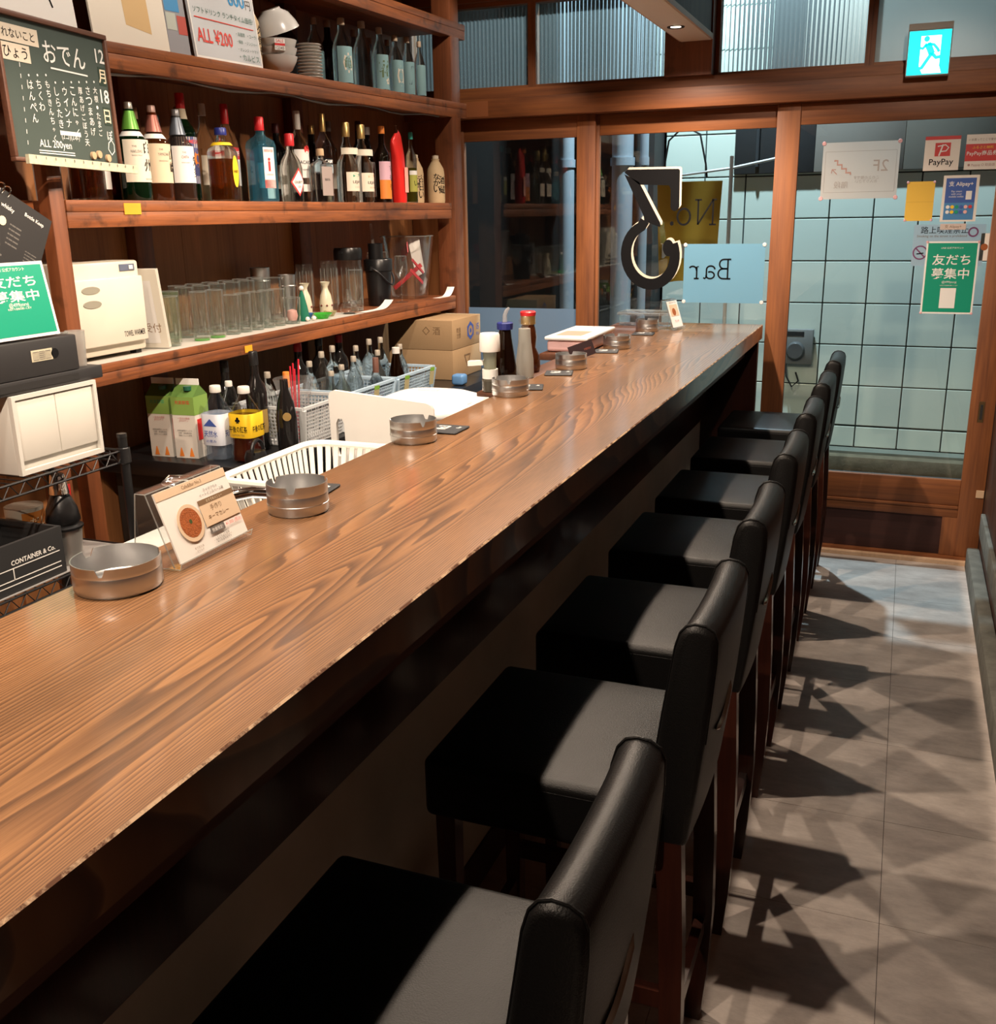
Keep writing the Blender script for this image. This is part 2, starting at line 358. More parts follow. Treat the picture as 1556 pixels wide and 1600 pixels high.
def wrap_text(parent, body, r, z, ang, mat, w=None, h=None, bold=0, name='lettering'):
    """lettering bent round a bottle of radius r, centred at height z and angle ang"""
    vs, fs, (dw, dh) = text_geo(body, bold); sx = (w/dw) if w else None; sy = (h/dh) if h else None
    sx = sx or sy; sy = sy or sx; pts = []
    for p in vs:
        a = ang+p.x*sx/r; pts.append((r*math.cos(a), r*math.sin(a), z+p.y*sy))
    me = bpy.data.meshes.new(name); me.from_pydata(pts, [], fs); me.update()
    return link(name, me, mat, parent)
class Card:
    """a flat printed thing: local x to the right, y up, z out of its face"""
    def __init__(s, name, label, cat, o, u, v, w, h, mat, th=.0012, group=None, parent=None, border=0):
        u = Vector(u).normalized(); v = Vector(v); v = (v-u*v.dot(u)).normalized(); n = u.cross(v)
        g = G(); g.box(-w/2, -h/2, -th, w/2, h/2, 0) if not border else g.rbox(-w/2, -h/2, -th, w/2, h/2, 0, min(border, th*.49), 1)
        s.o = g.obj(name, mat, parent, smooth=0); s.w, s.h, s.z = w, h, .0003
        mw = Matrix(((u.x, v.x, n.x, o[0]), (u.y, v.y, n.y, o[1]), (u.z, v.z, n.z, o[2]), (0, 0, 0, 1)))
        s.o.matrix_world = mw; s.mw = mw
        if label: tag(s.o, label, cat, group)
    def rect(s, x0, y0, x1, y1, mat, name='printed_panel'):
        s.z += .00015; return G().add([(x0, y0, s.z), (x1, y0, s.z), (x1, y1, s.z), (x0, y1, s.z)], [(0, 1, 2, 3)]).obj(name, mat, s.o, 0)
    def poly(s, pts, mat, name='printed_panel'):
        s.z += .00015; return G().add([(a, b, s.z) for a, b in pts], [list(range(len(pts)))]).obj(name, mat, s.o, 0)
    def disc(s, x, y, r, mat, name='printed_circle', n=28, ry=None):
        ry = ry or r; return s.poly([(x+r*math.cos(2*PI*i/n), y+ry*math.sin(2*PI*i/n)) for i in range(n)], mat, name)
    def ring(s, x, y, r, w, mat, n=28, name='printed_ring'):
        s.z += .00015; g = G(); vs = []
        for i in range(n):
            a = 2*PI*i/n; vs += [(x+r*math.cos(a), y+r*math.sin(a), s.z), (x+(r-w)*math.cos(a), y+(r-w)*math.sin(a), s.z)]
        return g.add(vs, [(2*i, 2*((i+1) % n), 2*((i+1) % n)+1, 2*i+1) for i in range(n)]).obj(name, mat, s.o, 0)
    def line(s, pts, w, mat, name='printed_line'):
        s.z += .00015; return G().ribbon(pts, w, (0, 0, s.z), (1, 0, 0), (0, 1, 0), .00008).obj(name, mat, s.o, 0)
    def text(s, body, x, y, mat, w=None, h=None, bold=0, rot=0, mirror=False, line=1, spacing=1):
        s.z += .00015; return text(s.o, body, (x, y, s.z), (-1 if mirror else 1, 0, 0), (0, 1, 0), mat, w, h, bold, 'lettering', rot, spacing=spacing, line=line)

# ================================================================== THE ROOM
YF = 5.20            # plane of the sashes and the door
def sbox(name, x0, y0, z0, x1, y1, z1, mat, parent=None, bev=0, kind=True):
    o = G().box(x0, y0, z0, x1, y1, z1).obj(name, mat, parent, 0 if not bev else 35, bev=bev)
    if parent is None and kind: o['kind'] = 'structure'
    return o
# floor: square vinyl slabs laid on a screed, tight joints
fl = struct(G().box(-2.56, -2.5, -.06, .48, 5.26, -.008).obj('floor', M('screed', (.03, .027, .025), .9), None, 0))
FM = floor_mat(); S = .4595; tile_me = None
for ix in range(-6, 2):
    for iy in range(-8, 8):
        x0 = .08+ix*S; y0 = 2.266+iy*S; x1 = min(x0+S, .47); y1 = min(y0+S, 5.15)
        if y0 > 5.1 or x1 < -2.5 or y0 < -2.4 or x0 > .44: continue
        g_ = .0007
        G().box(x0+g_, y0+g_, -.008, x1-g_, y1-g_, 0).obj('floor_tile', FM, fl, 0)
sbox('ceiling', -2.56, -2.5, 2.95, .48, 5.3, 3.0, M('ceiling_plaster', (.20, .15, .11), .9))
sbox('wall_left', -2.62, -2.5, 0, -2.545, 5.3, 3.0, W_PANEL)
sbox('wall_back', -2.62, -2.56, 0, .5, -2.5, 3.0, M('back_plaster', (.22, .17, .13), .9))
sbox('wall_right', .445, -2.5, 0, .52, 5.3, 3.0, W_WALLR)
kb = sbox('baseboard_right', .388, -2.4, .0005, .444, 5.10, .105, KERB, bev=.008)
sbox('trim_1', .425, -2.4, .20, .4445, 5.02, .30, KERB, bev=.004)
sbox('trim_2', -2.54, 5.12, 0.0005, .44, 5.155, .018, W_LIGHT)               # threshold in front of the door track
sbox('trim_3', -2.54, 5.156, .0005, .444, 5.26, .03, W_FRAME(0))
# kamoi (head beam) and the rail above it
sbox('trim_4', -2.54, 5.115, 2.150, .444, 5.27, 2.242, W_FRAME(0), bev=.004)
sbox('trim_5', -2.54, 5.145, 2.243, .444, 5.26, 2.288, W_FRAME(0))
sbox('trim_6', -1.150, 5.10, 2.289, -.930, 5.27, 2.94, W_POST)               # stout post between the transoms
sbox('trim_7', -2.54, 5.15, 2.70, -1.151, 5.26, 2.94, W_FRAME(0))
sbox('trim_8', -.929, 5.15, 2.86, .444, 5.26, 2.94, W_FRAME(0))
sbox('trim_9', -2.30, 5.113, 2.158, -2.06, 5.1145, 2.232, M('patched_timber', (.30, .10, .035), .5))   # patched board at the head's left end
REED = reed_glass()
def reeded(name, x0, x1, z0, z1, parent, y=5.205, pitch=.021):
    n = int((x1-x0)/pitch); vs, fs = [], []; k = 4
    for i in range(n*k+1):
        x = x0+(x1-x0)*i/(n*k); yy = y-.005*abs(math.sin(PI*i/k)); vs += [(x, yy, z0), (x, yy, z1)]
    for i in range(n*k): fs.append((2*i, 2*i+2, 2*i+3, 2*i+1))
    return G().add(vs, fs).obj(name, REED, parent, 60)
frost = glass('frosted_pane', (.55, .62, .62), (.52, .53, .49), .62, .3)
def transom(n, x0, x1, z1, plain=False):
    t = root('window_%d' % n, (0, 0, 0), 'structure')
    s = .020
    G().box(x0, 5.18, 2.289, x0+s, 5.235, z1).obj('stile', W_FRAME(2), t, 0); G().box(x1-s, 5.18, 2.289, x1, 5.235, z1).obj('stile', W_FRAME(2), t, 0)
    G().box(x0+s, 5.18, 2.289, x1-s, 5.235, 2.303).obj('rail', W_FRAME(0), t, 0); G().box(x0+s, 5.18, z1-.02, x1-s, 5.235, z1).obj('rail', W_FRAME(0), t, 0)
    if plain: G().box(x0+s, 5.204, 2.303, x1-s, 5.208, z1-.02).obj('pane', frost, t, 0)
    else: reeded('pane', x0+s, x1-s, 2.303, z1-.02, t)
transom(3, -2.54, -1.845, 2.70); transom(4, -1.844, -1.151, 2.70); transom(5, -.929, -.240, 2.86); transom(6, -.239, .444, 2.86, True)
# sliding sash on the left, mostly behind the bar
def sash(nm, x0, x1, zs, zt, sl, sr, y0, y1, parent_kind='structure', rail=.105, low=.12):
    t = root(nm, (0, 0, 0), parent_kind)
    G().box(x0, y0, .031, x0+sl, y1, zt).obj('stile', W_FRAME(2), t, 35, bev=.003); G().box(x1-sr, y0, .031, x1, y1, zt).obj('stile', W_FRAME(2), t, 35, bev=.003)
    G().box(x0+sl, y0+.004, zt-rail, x1-sr, y1-.004, zt).obj('rail', W_FRAME(0), t, 35, bev=.003)
    return t
w1 = sash('window_1', -2.30, -1.509, 0, 2.149, .075, .097, 5.175, 5.205)
G().box(-2.225, 5.179, .031, -1.606, 5.201, .42).obj('lower_panel', W_FRAME(0), w1, 0)
G().box(-2.225, 5.189, .42, -1.606, 5.193, 2.044).obj('pane', PANE, w1, 0)
G().box(-2.224, 5.1875, .42, -1.607, 5.1888, 1.19).obj('frosted_film', film_mat('blue_film', (.30, .42, .55), .80), w1, 0)
G().box(-2.54, 5.176, .031, -2.302, 5.204, 2.149).obj('side_board', W_PANEL, w1, 0)
w2 = sash('window_2', -1.535, -.60, 0, 2.149, .039, .006, 5.206, 5.236, rail=.10)
G().box(-1.496, 5.210, .031, -.606, 5.232, .42).obj('lower_panel', W_FRAME(0), w2, 0)
G().box(-1.496, 5.219, .42, -.606, 5.223, 2.05).obj('pane', PANE, w2, 0)
d1 = sash('door_1', -.627, .443, 0, 2.149, .107, .108, 5.172, 5.205, rail=.096)
G().box(-.520, 5.176, .285, .335, 5.201, .412).obj('rail', W_FRAME(0), d1, 35, bev=.004)
G().box(-.520, 5.170, .268, .335, 5.201, .284).obj('moulding', W_FRAME(0), d1, 35, bev=.003)
G().box(-.520, 5.176, .225, .335, 5.201, .267).obj('rail', W_FRAME(0), d1, 35, bev=.003)
G().box(-.520, 5.188, .031, .335, 5.197, .2245).obj('lower_panel', wood('panel_dark', (.02, .005, .003), (.055, .014, .008), 0, .7, 6, .1, 0, 0), d1, 0)
G().box(.27, 5.1765, .031, .335, 5.187, .2245).obj('corner_board', W_FRAME(2), d1, 0)
G().box(-.520, 5.186, .412, .335, 5.190, 2.053).obj('pane', PANE, d1, 0)
pl = G().rbox(.372, 5.1705, .70, .398, 5.1735, .80, .001, 1).obj('finger_pull', M('brass', (.35, .24, .12), .35, 1), d1)
G().rbox(.379, 5.169, .715, .391, 5.1703, .785, .0005, 1).obj('recess', BLACKM, pl)
G().rbox(.405, 5.165, .335, .44, 5.1715, .372, .001, 1).obj('paper_tape', M('masking_tape', (.55, .36, .22), .7), d1)

# ================================================================== THE STREET OUTSIDE
gr = struct(G().box(-6, 5.28, -.06, 6, 9, -.03).obj('ground_street', M('asphalt', (.055, .062, .068), .9, 0, .3, 0, .6, 90, 0, .3, 20), None, 0))
kerb = struct(G().box(-1.62, 6.96, -.03, 3.4, 7.06, .085).obj('trim_10', M('street_kerb', (.15, .125, .085), .95, 0, .1, 0, 1.0, 60, 0, .5, 14), None, 35, bev=.006))
struct(G().box(-1.62, 7.06, -.03, 3.4, 7.19, .10).obj('trim_11', M('gutter_tile', (.17, .18, .15), .9, 0, .1, 0, .3, 40, 0, .2, 9), None, 0))
struct(G().box(-1.62, 6.72, -.03, 3.4, 6.958, -.012).obj('trim_12', M('gutter_stone', (.07, .08, .085), .8, 0, .4, 0, .5, 60), None, 0))
wt = struct(G().box(-1.60, 7.215, .08, 3.4, 7.32, 3.6).obj('wall_street', M('dark_grout', (.035, .05, .05), .9), None, 0))
TM = M('glazed_tile', (.68, .74, .65), .22, 0, .5, 0, .06, 14, 0, .06, 2.5)
tile = None; TS = .2735
for i in range(0, 13):
    for j in range(0, 12):
        x0 = -1.60+i*TS; z0 = .10+j*TS
        if j == 0: z0, zh = .10, .145
        else: z0, zh = .25+(j-1)*TS, TS
        w0 = TS
        o = G().box(.004, -.015, .004, w0-.004, 0, zh-.004).obj('tile', TM, wt, 0, (x0, 7.215, z0), bev=.003) if (tile is None or j == 0) else None
        if o is None:
            o = bpy.data.objects.new('tile', tile); COL.objects.link(o); o.parent = wt; o.location = (x0, 7.215, z0)
        elif j > 0: tile = o.data
# boarded sign panel over the tiles
sp = thing('sign_panel', 'dark grey metal fascia panel across the top of the tiled wall outside', 'panel', (0, 0, 0))
GM = M('grey_sheet', (.20, .18, .15), .5, .2); GM2 = M('grey_sheet_dark', (.05, .052, .055), .45, .2)
for a, b, mm in ((-1.13, -.62, GM2), (-.619, -.08, M('grey_sheet_light', (.36, .32, .28), .5, .2)), (-.079, .55, GM), (.551, 2.6, GM)):
    G().box(a, 7.165, 1.905, b, 7.198, 3.5).obj('sheet', mm, sp, 35, bev=.004)
for xx in (-.98, -.80): G().tube([(xx, 7.15, 1.95), (xx, 7.15, 2.6)], .012).obj('conduit', GM2, sp)
# meter box with a cable
mb = thing('meter_box', 'grey utility meter box fixed to the tiled wall outside', 'meter', (-.655, 7.19, .768))
G().rbox(-.12, -.05, -.105, .11, .0, .13, .006, 2).obj('case', M('meter_grey', (.22, .22, .21), .5, .1), mb)
G().lathe([(0, 0), (.060, 0), (.060, .03), (.05, .045), (0, .045)], 24).obj('dial', M('meter_dial', (.10, .10, .10), .35), mb).matrix_local = Matrix.Translation((.0, -.05, -.01)) @ Matrix.Rotation(PI/2, 4, 'X')
G().box(-.09, -.0515, .085, .05, -.0505, .115).obj('number_plate', BLACKM, mb, 0)
G().tube([(-.06, -.04, -.106), (-.05, -.05, -.19), (-.01, -.05, -.26), (.03, -.045, -.22), (.01, -.045, -.16)], .006).obj('cable', BLACKM, mb)
# dark doorway post at the right of the tiles
struct(G().box(.455, 6.66, -.03, .55, 6.76, 3.2).obj('trim_13', M('black_post', (.012, .012, .014), .3), None, 0))
# neighbouring house on the left, with drain pipes
struct(G().box(-7, 6.95, -.03, -1.62, 7.3, 4).obj('wall_house', M('dark_render', (.030, .028, .026), .85, 0, .3, 0, .5, 18, 0, .4, 2), None, 0))
PG = M('pipe_grey', (.32, .36, .40), .45)
for nm, x, y, r, lab in (('drain_pipe', -1.80, 6.82, .070, 'thick pale grey drain pipe seen through the numbered window'),
                         ('drain_pipe', -1.665, 6.86, .028, 'thin grey pipe beside the thick drain pipe outside'),
                         ('drain_pipe', -2.19, 6.84, .05, 'grey drain pipe seen through the far left sash')):
    t = thing(nm, lab, 'pipe', (x, y, -.03))
    G().tube([(0, 0, 0), (0, 0, 3.6)], r, 20).obj('pipe_run', PG, t)
    for zz in (.9, 2.0): G().lathe([(r, 0), (r*1.15, 0), (r*1.15, .05), (r, .05)], 20, (0, 0, zz)).obj('bracket', PG, t)
ac = thing('air_conditioner', 'pale outdoor air conditioning unit on the ground between the pipes', 'air conditioner', (-2.52, 6.72, -.03))
G().rbox(-.20, -.14, .04, .20, .14, .60, .012, 2).obj('case', M('ac_case', (.42, .44, .45), .5), ac)
for sx in (-.15, .15): G().box(sx-.02, -.13, 0, sx+.02, .13, .04).obj('foot', BLACKM, ac, 0)
for k in range(7): G().box(-.17, -.147, .12+k*.06, .10, -.1405, .145+k*.06).obj('grille_slat', GREYPL, ac, 0)
# parasol-coloured shop flag on a stand
fg = thing('street_banner', 'yellow cloth banner on a white stand outside the numbered window', 'banner', (-1.28, 6.45, -.03))
vs, fs = [], []; nx, nz = 14, 12
for j in range(nz+1):
    for i in range(nx+1):
        u_ = i/nx; v_ = j/nz; wdt = .20*(1-.22*v_**1.5)
        vs.append((-.20+2*.20*u_*(1-.12*v_)+.02*v_, .03*math.sin(6*u_+1.2*v_)*(.3+v_), 1.88-.62*v_+.03*math.sin(PI*u_)*v_))
for j in range(nz):
    for i in range(nx): a = j*(nx+1)+i; fs.append((a, a+1, a+nx+2, a+nx+1))
G().add(vs, fs).obj('cloth', M('yellow_cloth', (.60, .36, .035), .8), fg, 60)
G().tube([(.245, .02, 0), (.245, .02, 2.02)], .012).obj('pole', WHITE, fg); G().tube([(-.24, .02, 1.90), (.245, .02, 1.95), (.52, .02, 2.0)], .008).obj('crossbar', WHITE, fg)
G().tube([(-.17, .02, 1.93), (-.14, .02, 2.12), (-.05, .02, 2.20), (.05, .02, 2.15), (.09, .02, 1.98), (.10, .02, 1.90)], .006).obj('cord', BLACKM, fg)
G().rbox(.14, -.1, 0, .35, .14, .06, .02, 2).obj('base_block', GREYPL, fg)
text(fg, 'OPEN', (.0, -.042, 1.47), (-1, 0, 0), (0, 0, 1), WHITE, w=.30, bold=.02)
# street lamp (gives the cold light on the tiles and through the door)
def street_lamp(x, y, z, power, aim, label, size=.12, cone=150):
    t = thing('street_lamp', label, 'lamp', (x, y, z))
    G().rbox(-.16, -.07, .02, .16, .07, .09, .02, 2).obj('housing', GREYPL, t)
    G().box(-.13, -.05, .012, .13, .05, .0195).obj('lens', M('lamp_lens', (.8, .95, 1), .4, emit=6), t, 0)
    G().tube([(0, .02, .09), (0, .05, .3), (0, .75-(y-6.45), .34)], .02).obj('arm', GREYPL, t)
    ld = bpy.data.lights.new('street_light', 'SPOT'); ld.energy = power; ld.color = COOL; ld.shadow_soft_size = size; ld.spot_size = math.radians(cone); ld.spot_blend = .3
    lo = bpy.data.objects.new('street_light', ld); COL.objects.link(lo); lo.parent = t; lo.location = (0, 0, -.02)
    lo.rotation_euler = (Vector(aim)-Vector((x, y, z))).to_track_quat('-Z', 'Y').to_euler()
street_lamp(-1.10, 6.45, 4.3, P_STREET, (-.2, 6.3, 0), 'cool white street lamp high on the wall outside', .05)

# ================================================================== BAR COUNTER
bc = thing('bar_counter', 'long brown wooden bar counter with a flamed grain top running to the window', 'counter', (0, 0, 0))
CT = 1.14; CX0, CX1, CY0, CY1 = -1.157, -.630, -1.6, 5.11
bmv = bmesh.new(); bmesh.ops.create_cube(bmv, size=1)
for v in bmv.verts: v.co = Vector((CX0+(v.co.x+.5)*(CX1-CX0), CY0+(v.co.y+.5)*(CY1-CY0), 1.073+(v.co.z+.5)*(CT-1.073)))
ed = [e for e in bmv.edges if all(abs(v.co.z-CT) < 1e-4 for v in e.verts)]
bmesh.ops.bevel(bmv, geom=ed, offset=.0028, segments=1, profile=.5, affect='EDGES')
top_g = G().bm(bmv)
for k, f in enumerate(top_g.f):
    p = [Vector(top_g.v[i]) for i in f]; n = (p[1]-p[0]).cross(p[2]-p[0]).normalized()
    if .3 < abs(n.z) < .9: top_g.mi[k] = 1
def worn():
    m = bpy.data.materials.new('worn_edge'); t, N, L = nodes_of(m); b = N['Principled BSDF']; tc = N.new('ShaderNodeTexCoord')
    mp = N.new('ShaderNodeMapping'); mp.inputs['Scale'].default_value = (20, 18, 20); L.new(tc.outputs['Object'], mp.inputs['Vector'])
    n = N.new('ShaderNodeTexNoise'); n.inputs['Scale'].default_value = 1; n.inputs['Detail'].default_value = 6; n.inputs['Roughness'].default_value = .75; L.new(mp.outputs['Vector'], n.inputs['Vector'])
    cr = N.new('ShaderNodeValToRGB'); e = cr.color_ramp.elements; e[0].position = .44; e[0].color = (.12, .045, .018, 1); e[1].position = .56; e[1].color = (.62, .42, .26, 1)
    L.new(n.outputs['Fac'], cr.inputs['Fac']); L.new(cr.outputs['Color'], b.inputs['Base Color']); b.inputs['Roughness'].default_value = .7; return m
top_g.obj('countertop', [counter_wood(), worn()], bc, 0)
G().box(-1.10, CY0+.02, .99, -.70, CY1-.06, 1.0725).obj('bearer', W_APRON, bc, 0)
G().box(-.98, CY0+.02, .0005, -.90, 5.02, .9895).obj('front_wall', CONCRETE, bc, 0)
G().box(-.8995, CY0+.02, .69, -.875, 5.02, .9895).obj('shade_board', W_DARK, bc, 0)  # dark board added to stand in for the shade on the upper wall
G().box(-.8995, CY0+.03, .0005, -.893, 5.0, .11).obj('skirting', W_DARK, bc, 0)
G().box(-.935, 5.035, .0005, -.640, 5.075, 1.0725).obj('end_panel', W_DARK, bc, 0)
G().box(-1.236, 2.926, 1.124, -1.1575, 3.84, 1.139).obj('rear_ledge', W_APRON, bc, 35, bev=.003)
G().box(-1.345, 3.842, 1.112, -1.1575, 5.09, 1.139).obj('rear_ledge', W_APRON, bc, 35, bev=.003)
for yb_ in (3.3, 4.0, 4.9): G().box(-1.22, yb_, 1.03, -1.1575, yb_+.03, 1.1115).obj('bracket', W_APRON, bc, 0)
G().box(-1.155, CY0+.03, .60, -1.135, CY1-.05, 1.0725).obj('rear_board', W_APRON, bc, 0)

# ================================================================== BAR STOOLS
def make_stool(label):
    t = thing('bar_stool', label, 'stool', (-.5, 0, 0), group='bar stools along the counter')
    X = .5                                                          # world x to local x
    # seat cushion, slightly crowned
    bm = bmesh.new(); bmesh.ops.create_cube(bm, size=1)
    for v in bm.verts: v.co = Vector((-.735+X+(v.co.x+.5)*.425, (v.co.y)*.425, .622+(v.co.z+.5)*.120))
    bmesh.ops.subdivide_edges(bm, edges=bm.edges[:], cuts=5, use_grid_fill=True)
    cx = -.735+X+.2125
    for v in bm.verts:
        if v.co.z > .741:
            a = 1-((v.co.x-cx)/.2125)**2; b = 1-(v.co.y/.2125)**2; v.co.z += .008*max(0, a)*max(0, b)
    sharp = [e for e in bm.edges if len(e.link_faces) == 2 and e.calc_face_angle() > 1.0]
    bmesh.ops.bevel(bm, geom=sharp, offset=.016, segments=4, profile=.5, affect='EDGES')
    st = G().bm(bm).obj('seat', LEATHER, t, 60)
    q = [(-.733+X, -.2105), (-.312+X, -.2105), (-.312+X, .2105), (-.733+X, .2105)]
    pts = []
    for i in range(4):
        a, b = q[i], q[(i+1) % 4]
        for k in range(8): pts.append((a[0]+(b[0]-a[0])*(k+.5)/8, a[1]+(b[1]-a[1])*(k+.5)/8, .722))
    G().tube(pts, .0024, 6, True).obj('piping', LEATHER, st)
    # padded backrest
    prof = [(-.336, .642), (-.330, .72), (-.321, .80), (-.311, .88), (-.301, .95), (-.293, 1.005), (-.286, 1.030), (-.276, 1.043), (-.262, 1.048), (-.245, 1.046), (-.232, 1.038), (-.226, 1.024), (-.226, .99), (-.231, .92), (-.238, .84), (-.248, .75), (-.262, .642)]
    bm = bmesh.new(); HW = .178; ny = 8; rings = []
    for j in range(ny+1):
        yy = -HW+2*HW*j/ny; bow = .006*(1-(yy/HW)**2)
        rings.append([bm.verts.new((x+X+bow, yy, z)) for x, z in prof])
    n = len(prof)
    for A, B in zip(rings, rings[1:]):
        for i in range(n): bm.faces.new((A[i], A[(i+1) % n], B[(i+1) % n], B[i]))
    f0 = bm.faces.new(rings[0][::-1]); f1 = bm.faces.new(rings[-1])
    bmesh.ops.recalc_face_normals(bm, faces=bm.faces)
    ee = [e for e in bm.edges if len(e.link_faces) == 2 and e.calc_face_angle() > 1.0]
    bmesh.ops.bevel(bm, geom=ee, offset=.011, segments=3, profile=.5, affect='EDGES')
    bk = G().bm(bm).obj('backrest', LEATHER, t, 60)
    for sy in (-1, 1):
        sp_ = [(x+X+(.0012 if i > 8 else -.0012)*0, sy*(HW-.012), z+(.0015 if 5 <= i <= 11 else 0)) for i, (x, z) in enumerate(prof) if 2 <= i <= 14]
        G().tube(sp_, .0022, 6).obj('seam', LEATHER, bk)
    # curved grip slot in the rear face
    gp = [(0, -.10+.14*k/10, .835+.018*math.sin(PI*(k/10))*-1+.028*k/10) for k in range(11)]
    G().tube([(-.2365+X+.0055, p[1], p[2]) for p in gp], [.001]+[.0055]*9+[.001], 8).obj('grip_slot', M('slot_metal', (.35, .30, .24), .25, 1), bk)
    # legs
    for sy in (-1, 1):
        pr = [(-.315, .655), (-.302, .45), (-.297, .28), (-.300, .12), (-.3055, 0)]; pw = [.046, .042, .040, .037, .032]
        g = G()
        for (a, b), (wa, wb) in zip(zip(pr, pr[1:]), zip(pw, pw[1:])):
            y0, y1 = sy*.160-.016, sy*.160+.016
            g.add([(a[0]+X, y0, a[1]), (a[0]+wa+X, y0, a[1]), (a[0]+wa+X, y1, a[1]), (a[0]+X, y1, a[1]), (b[0]+X, y0, b[1]), (b[0]+wb+X, y0, b[1]), (b[0]+wb+X, y1, b[1]), (b[0]+X, y1, b[1])],
                  [(0, 1, 2, 3), (4, 7, 6, 5), (0, 4, 5, 1), (1, 5, 6, 2), (2, 6, 7, 3), (3, 7, 4, 0)])
        g.obj('leg', W_LEG, t, 30)
        G().add([(-.722+X, sy*.17-.019, .622), (-.684+X, sy*.17-.019, .622), (-.684+X, sy*.17+.019, .622), (-.722+X, sy*.17+.019, .622),
                 (-.716+X, sy*.17-.015, 0), (-.688+X, sy*.17-.015, 0), (-.688+X, sy*.17+.015, 0), (-.716+X, sy*.17+.015, 0)],
                [(0, 1, 2, 3), (4, 7, 6, 5), (0, 4, 5, 1), (1, 5, 6, 2), (2, 6, 7, 3), (3, 7, 4, 0)]).obj('leg', W_LEG, t, 30)
        G().box(-.690+X, sy*.165-.010, .30, -.298+X, sy*.165+.010, .335).obj('stretcher', W_LEG, t, 30)
    G().box(-.712+X, -.152, .20, -.692+X, .152, .245).obj('foot_rail', W_LEG, t, 30)
    G().box(-.292+X, -.146, .225, -.272+X, .146, .262).obj('stretcher', W_LEG, t, 30)
    G().box(-.315+X, -.145, .560, -.285+X, .145, .6215).obj('apron', W_LEG, t, 30)
    return t
SY = [.945, 1.66, 2.265, 2.90, 3.495, 4.115, 4.745]
SL = ['black leather bar stool nearest the camera at the bottom of the picture', 'second black leather bar stool from the camera', 'third black leather bar stool from the camera',
      'middle black leather bar stool of the seven along the counter', 'third black leather bar stool from the glass door', 'second black leather bar stool from the glass door', 'farthest black leather bar stool next to the glass door']
stool = make_stool(SL[0]); stool.location = (-.5, SY[0], 0)
for y, l in zip(SY[1:], SL[1:]): dup(stool, (-.5, y, 0), l)

# ================================================================== BACK-BAR SHELVING
s1z = lambda y: 2.165+.02*(y-2.45)
Z2, Z3, ZC = 1.736, 1.28, .915
XS, XB = -2.15, -2.535
sh = thing('back_bar_shelf', 'old built-in wooden back bar shelving full of bottles and glasses', 'shelf', (0, 0, 0))
def board(y0, y1, zt0, zt1, th, mat=W_SHELF, lip=.30):
    g = G()
    def slab(x0, x1, a, b):        # a, b: offsets down from the top
        return [(x0, y0, zt0-b), (x1, y0, zt0-b), (x1, y1, zt1-b), (x0, y1, zt1-b), (x0, y0, zt0-a), (x1, y0, zt0-a), (x1, y1, zt1-a), (x0, y1, zt1-a)]
    F6 = [(0, 3, 2, 1), (4, 5, 6, 7), (0, 1, 5, 4), (1, 2, 6, 5), (2, 3, 7, 6), (3, 0, 4, 7)]
    o = G().add(slab(XB, XS, 0, th*.42), F6).obj('shelf_board', mat, sh, 35, bev=.003)
    G().add(slab(XS-.06, XS-.0015, th*.425, th), F6).obj('front_lath', mat, o, 35, bev=.003)
board(1.2, 5.05, s1z(1.2), s1z(5.05), .072)
board(2.245, 4.83, Z2, Z2, .075); board(2.245, 4.85, Z3, Z3, .064)
board(1.2, 5.05, 2.56+.02*(1.2-4), 2.56+.02*(5.05-4), .07)
for y0, y1, x0, z1 in ((2.19, 2.243, XS-.045, 2.08), (4.87, 4.975, XS-.10, 2.94)):
    G().box(x0, y0, .0005, XS-.002, y1, z1).obj('post', W_POST, sh, 35, bev=.004)
for y0 in (2.9, 3.95): G().box(XB+.001, y0, .0005, XB+.045, y0+.09, 2.94).obj('stud', W_POST, sh, 35, bev=.003)
for k in range(9):
    y0 = 2.25+k*.318; G().box(XB-.008, y0, .0005, XB+.0005, y0+.3165, 2.94).obj('back_panel', W_PANEL, sh, 0)
G().box(-2.50, 1.3, 1.705, -2.20, 2.18, 1.735).obj('side_shelf', W_SHELF, sh, 35, bev=.003)
G().tube([(XS-.03, 2.3+.13*k, s1z(2.3+.13*k)-.078-.008*math.sin(k*1.3)) for k in range(20)], .004, 6).obj('cable', M('cable_grey', (.12, .11, .10), .5), sh)
# back counter under the lowest shelf
bk = thing('back_counter', 'black work counter under the wooden shelves holding baskets and cartons', 'counter', (0, 0, 0))
G().box(-2.485, 2.60, .86, -1.845, 4.86, ZC).obj('worktop', BLACK, bk, 35, bev=.004)
G().box(-2.485, 2.66, .0005, -1.90, 4.85, .859).obj('carcass', M('carcass_dark', (.02, .017, .015), .6), bk, 0)
for k in range(4): G().box(-1.8995, 2.69+k*.53, .10, -1.885, 2.69+k*.53+.52, .84).obj('door', M('door_dark', (.03, .024, .02), .5), bk, 35, bev=.003)
# sink run behind the counter
sk = thing('sink_counter', 'stainless sink counter running low behind the bar counter', 'counter', (0, 0, 0))
G().box(-1.62, 1.60, .87, -1.165, 3.9, .90).obj('worktop', STEEL, sk, 35, bev=.004)
G().box(-1.58, 1.62, .0005, -1.20, 3.88, .869).obj('carcass', M('carcass_grey', (.10, .10, .10), .5), sk, 0)

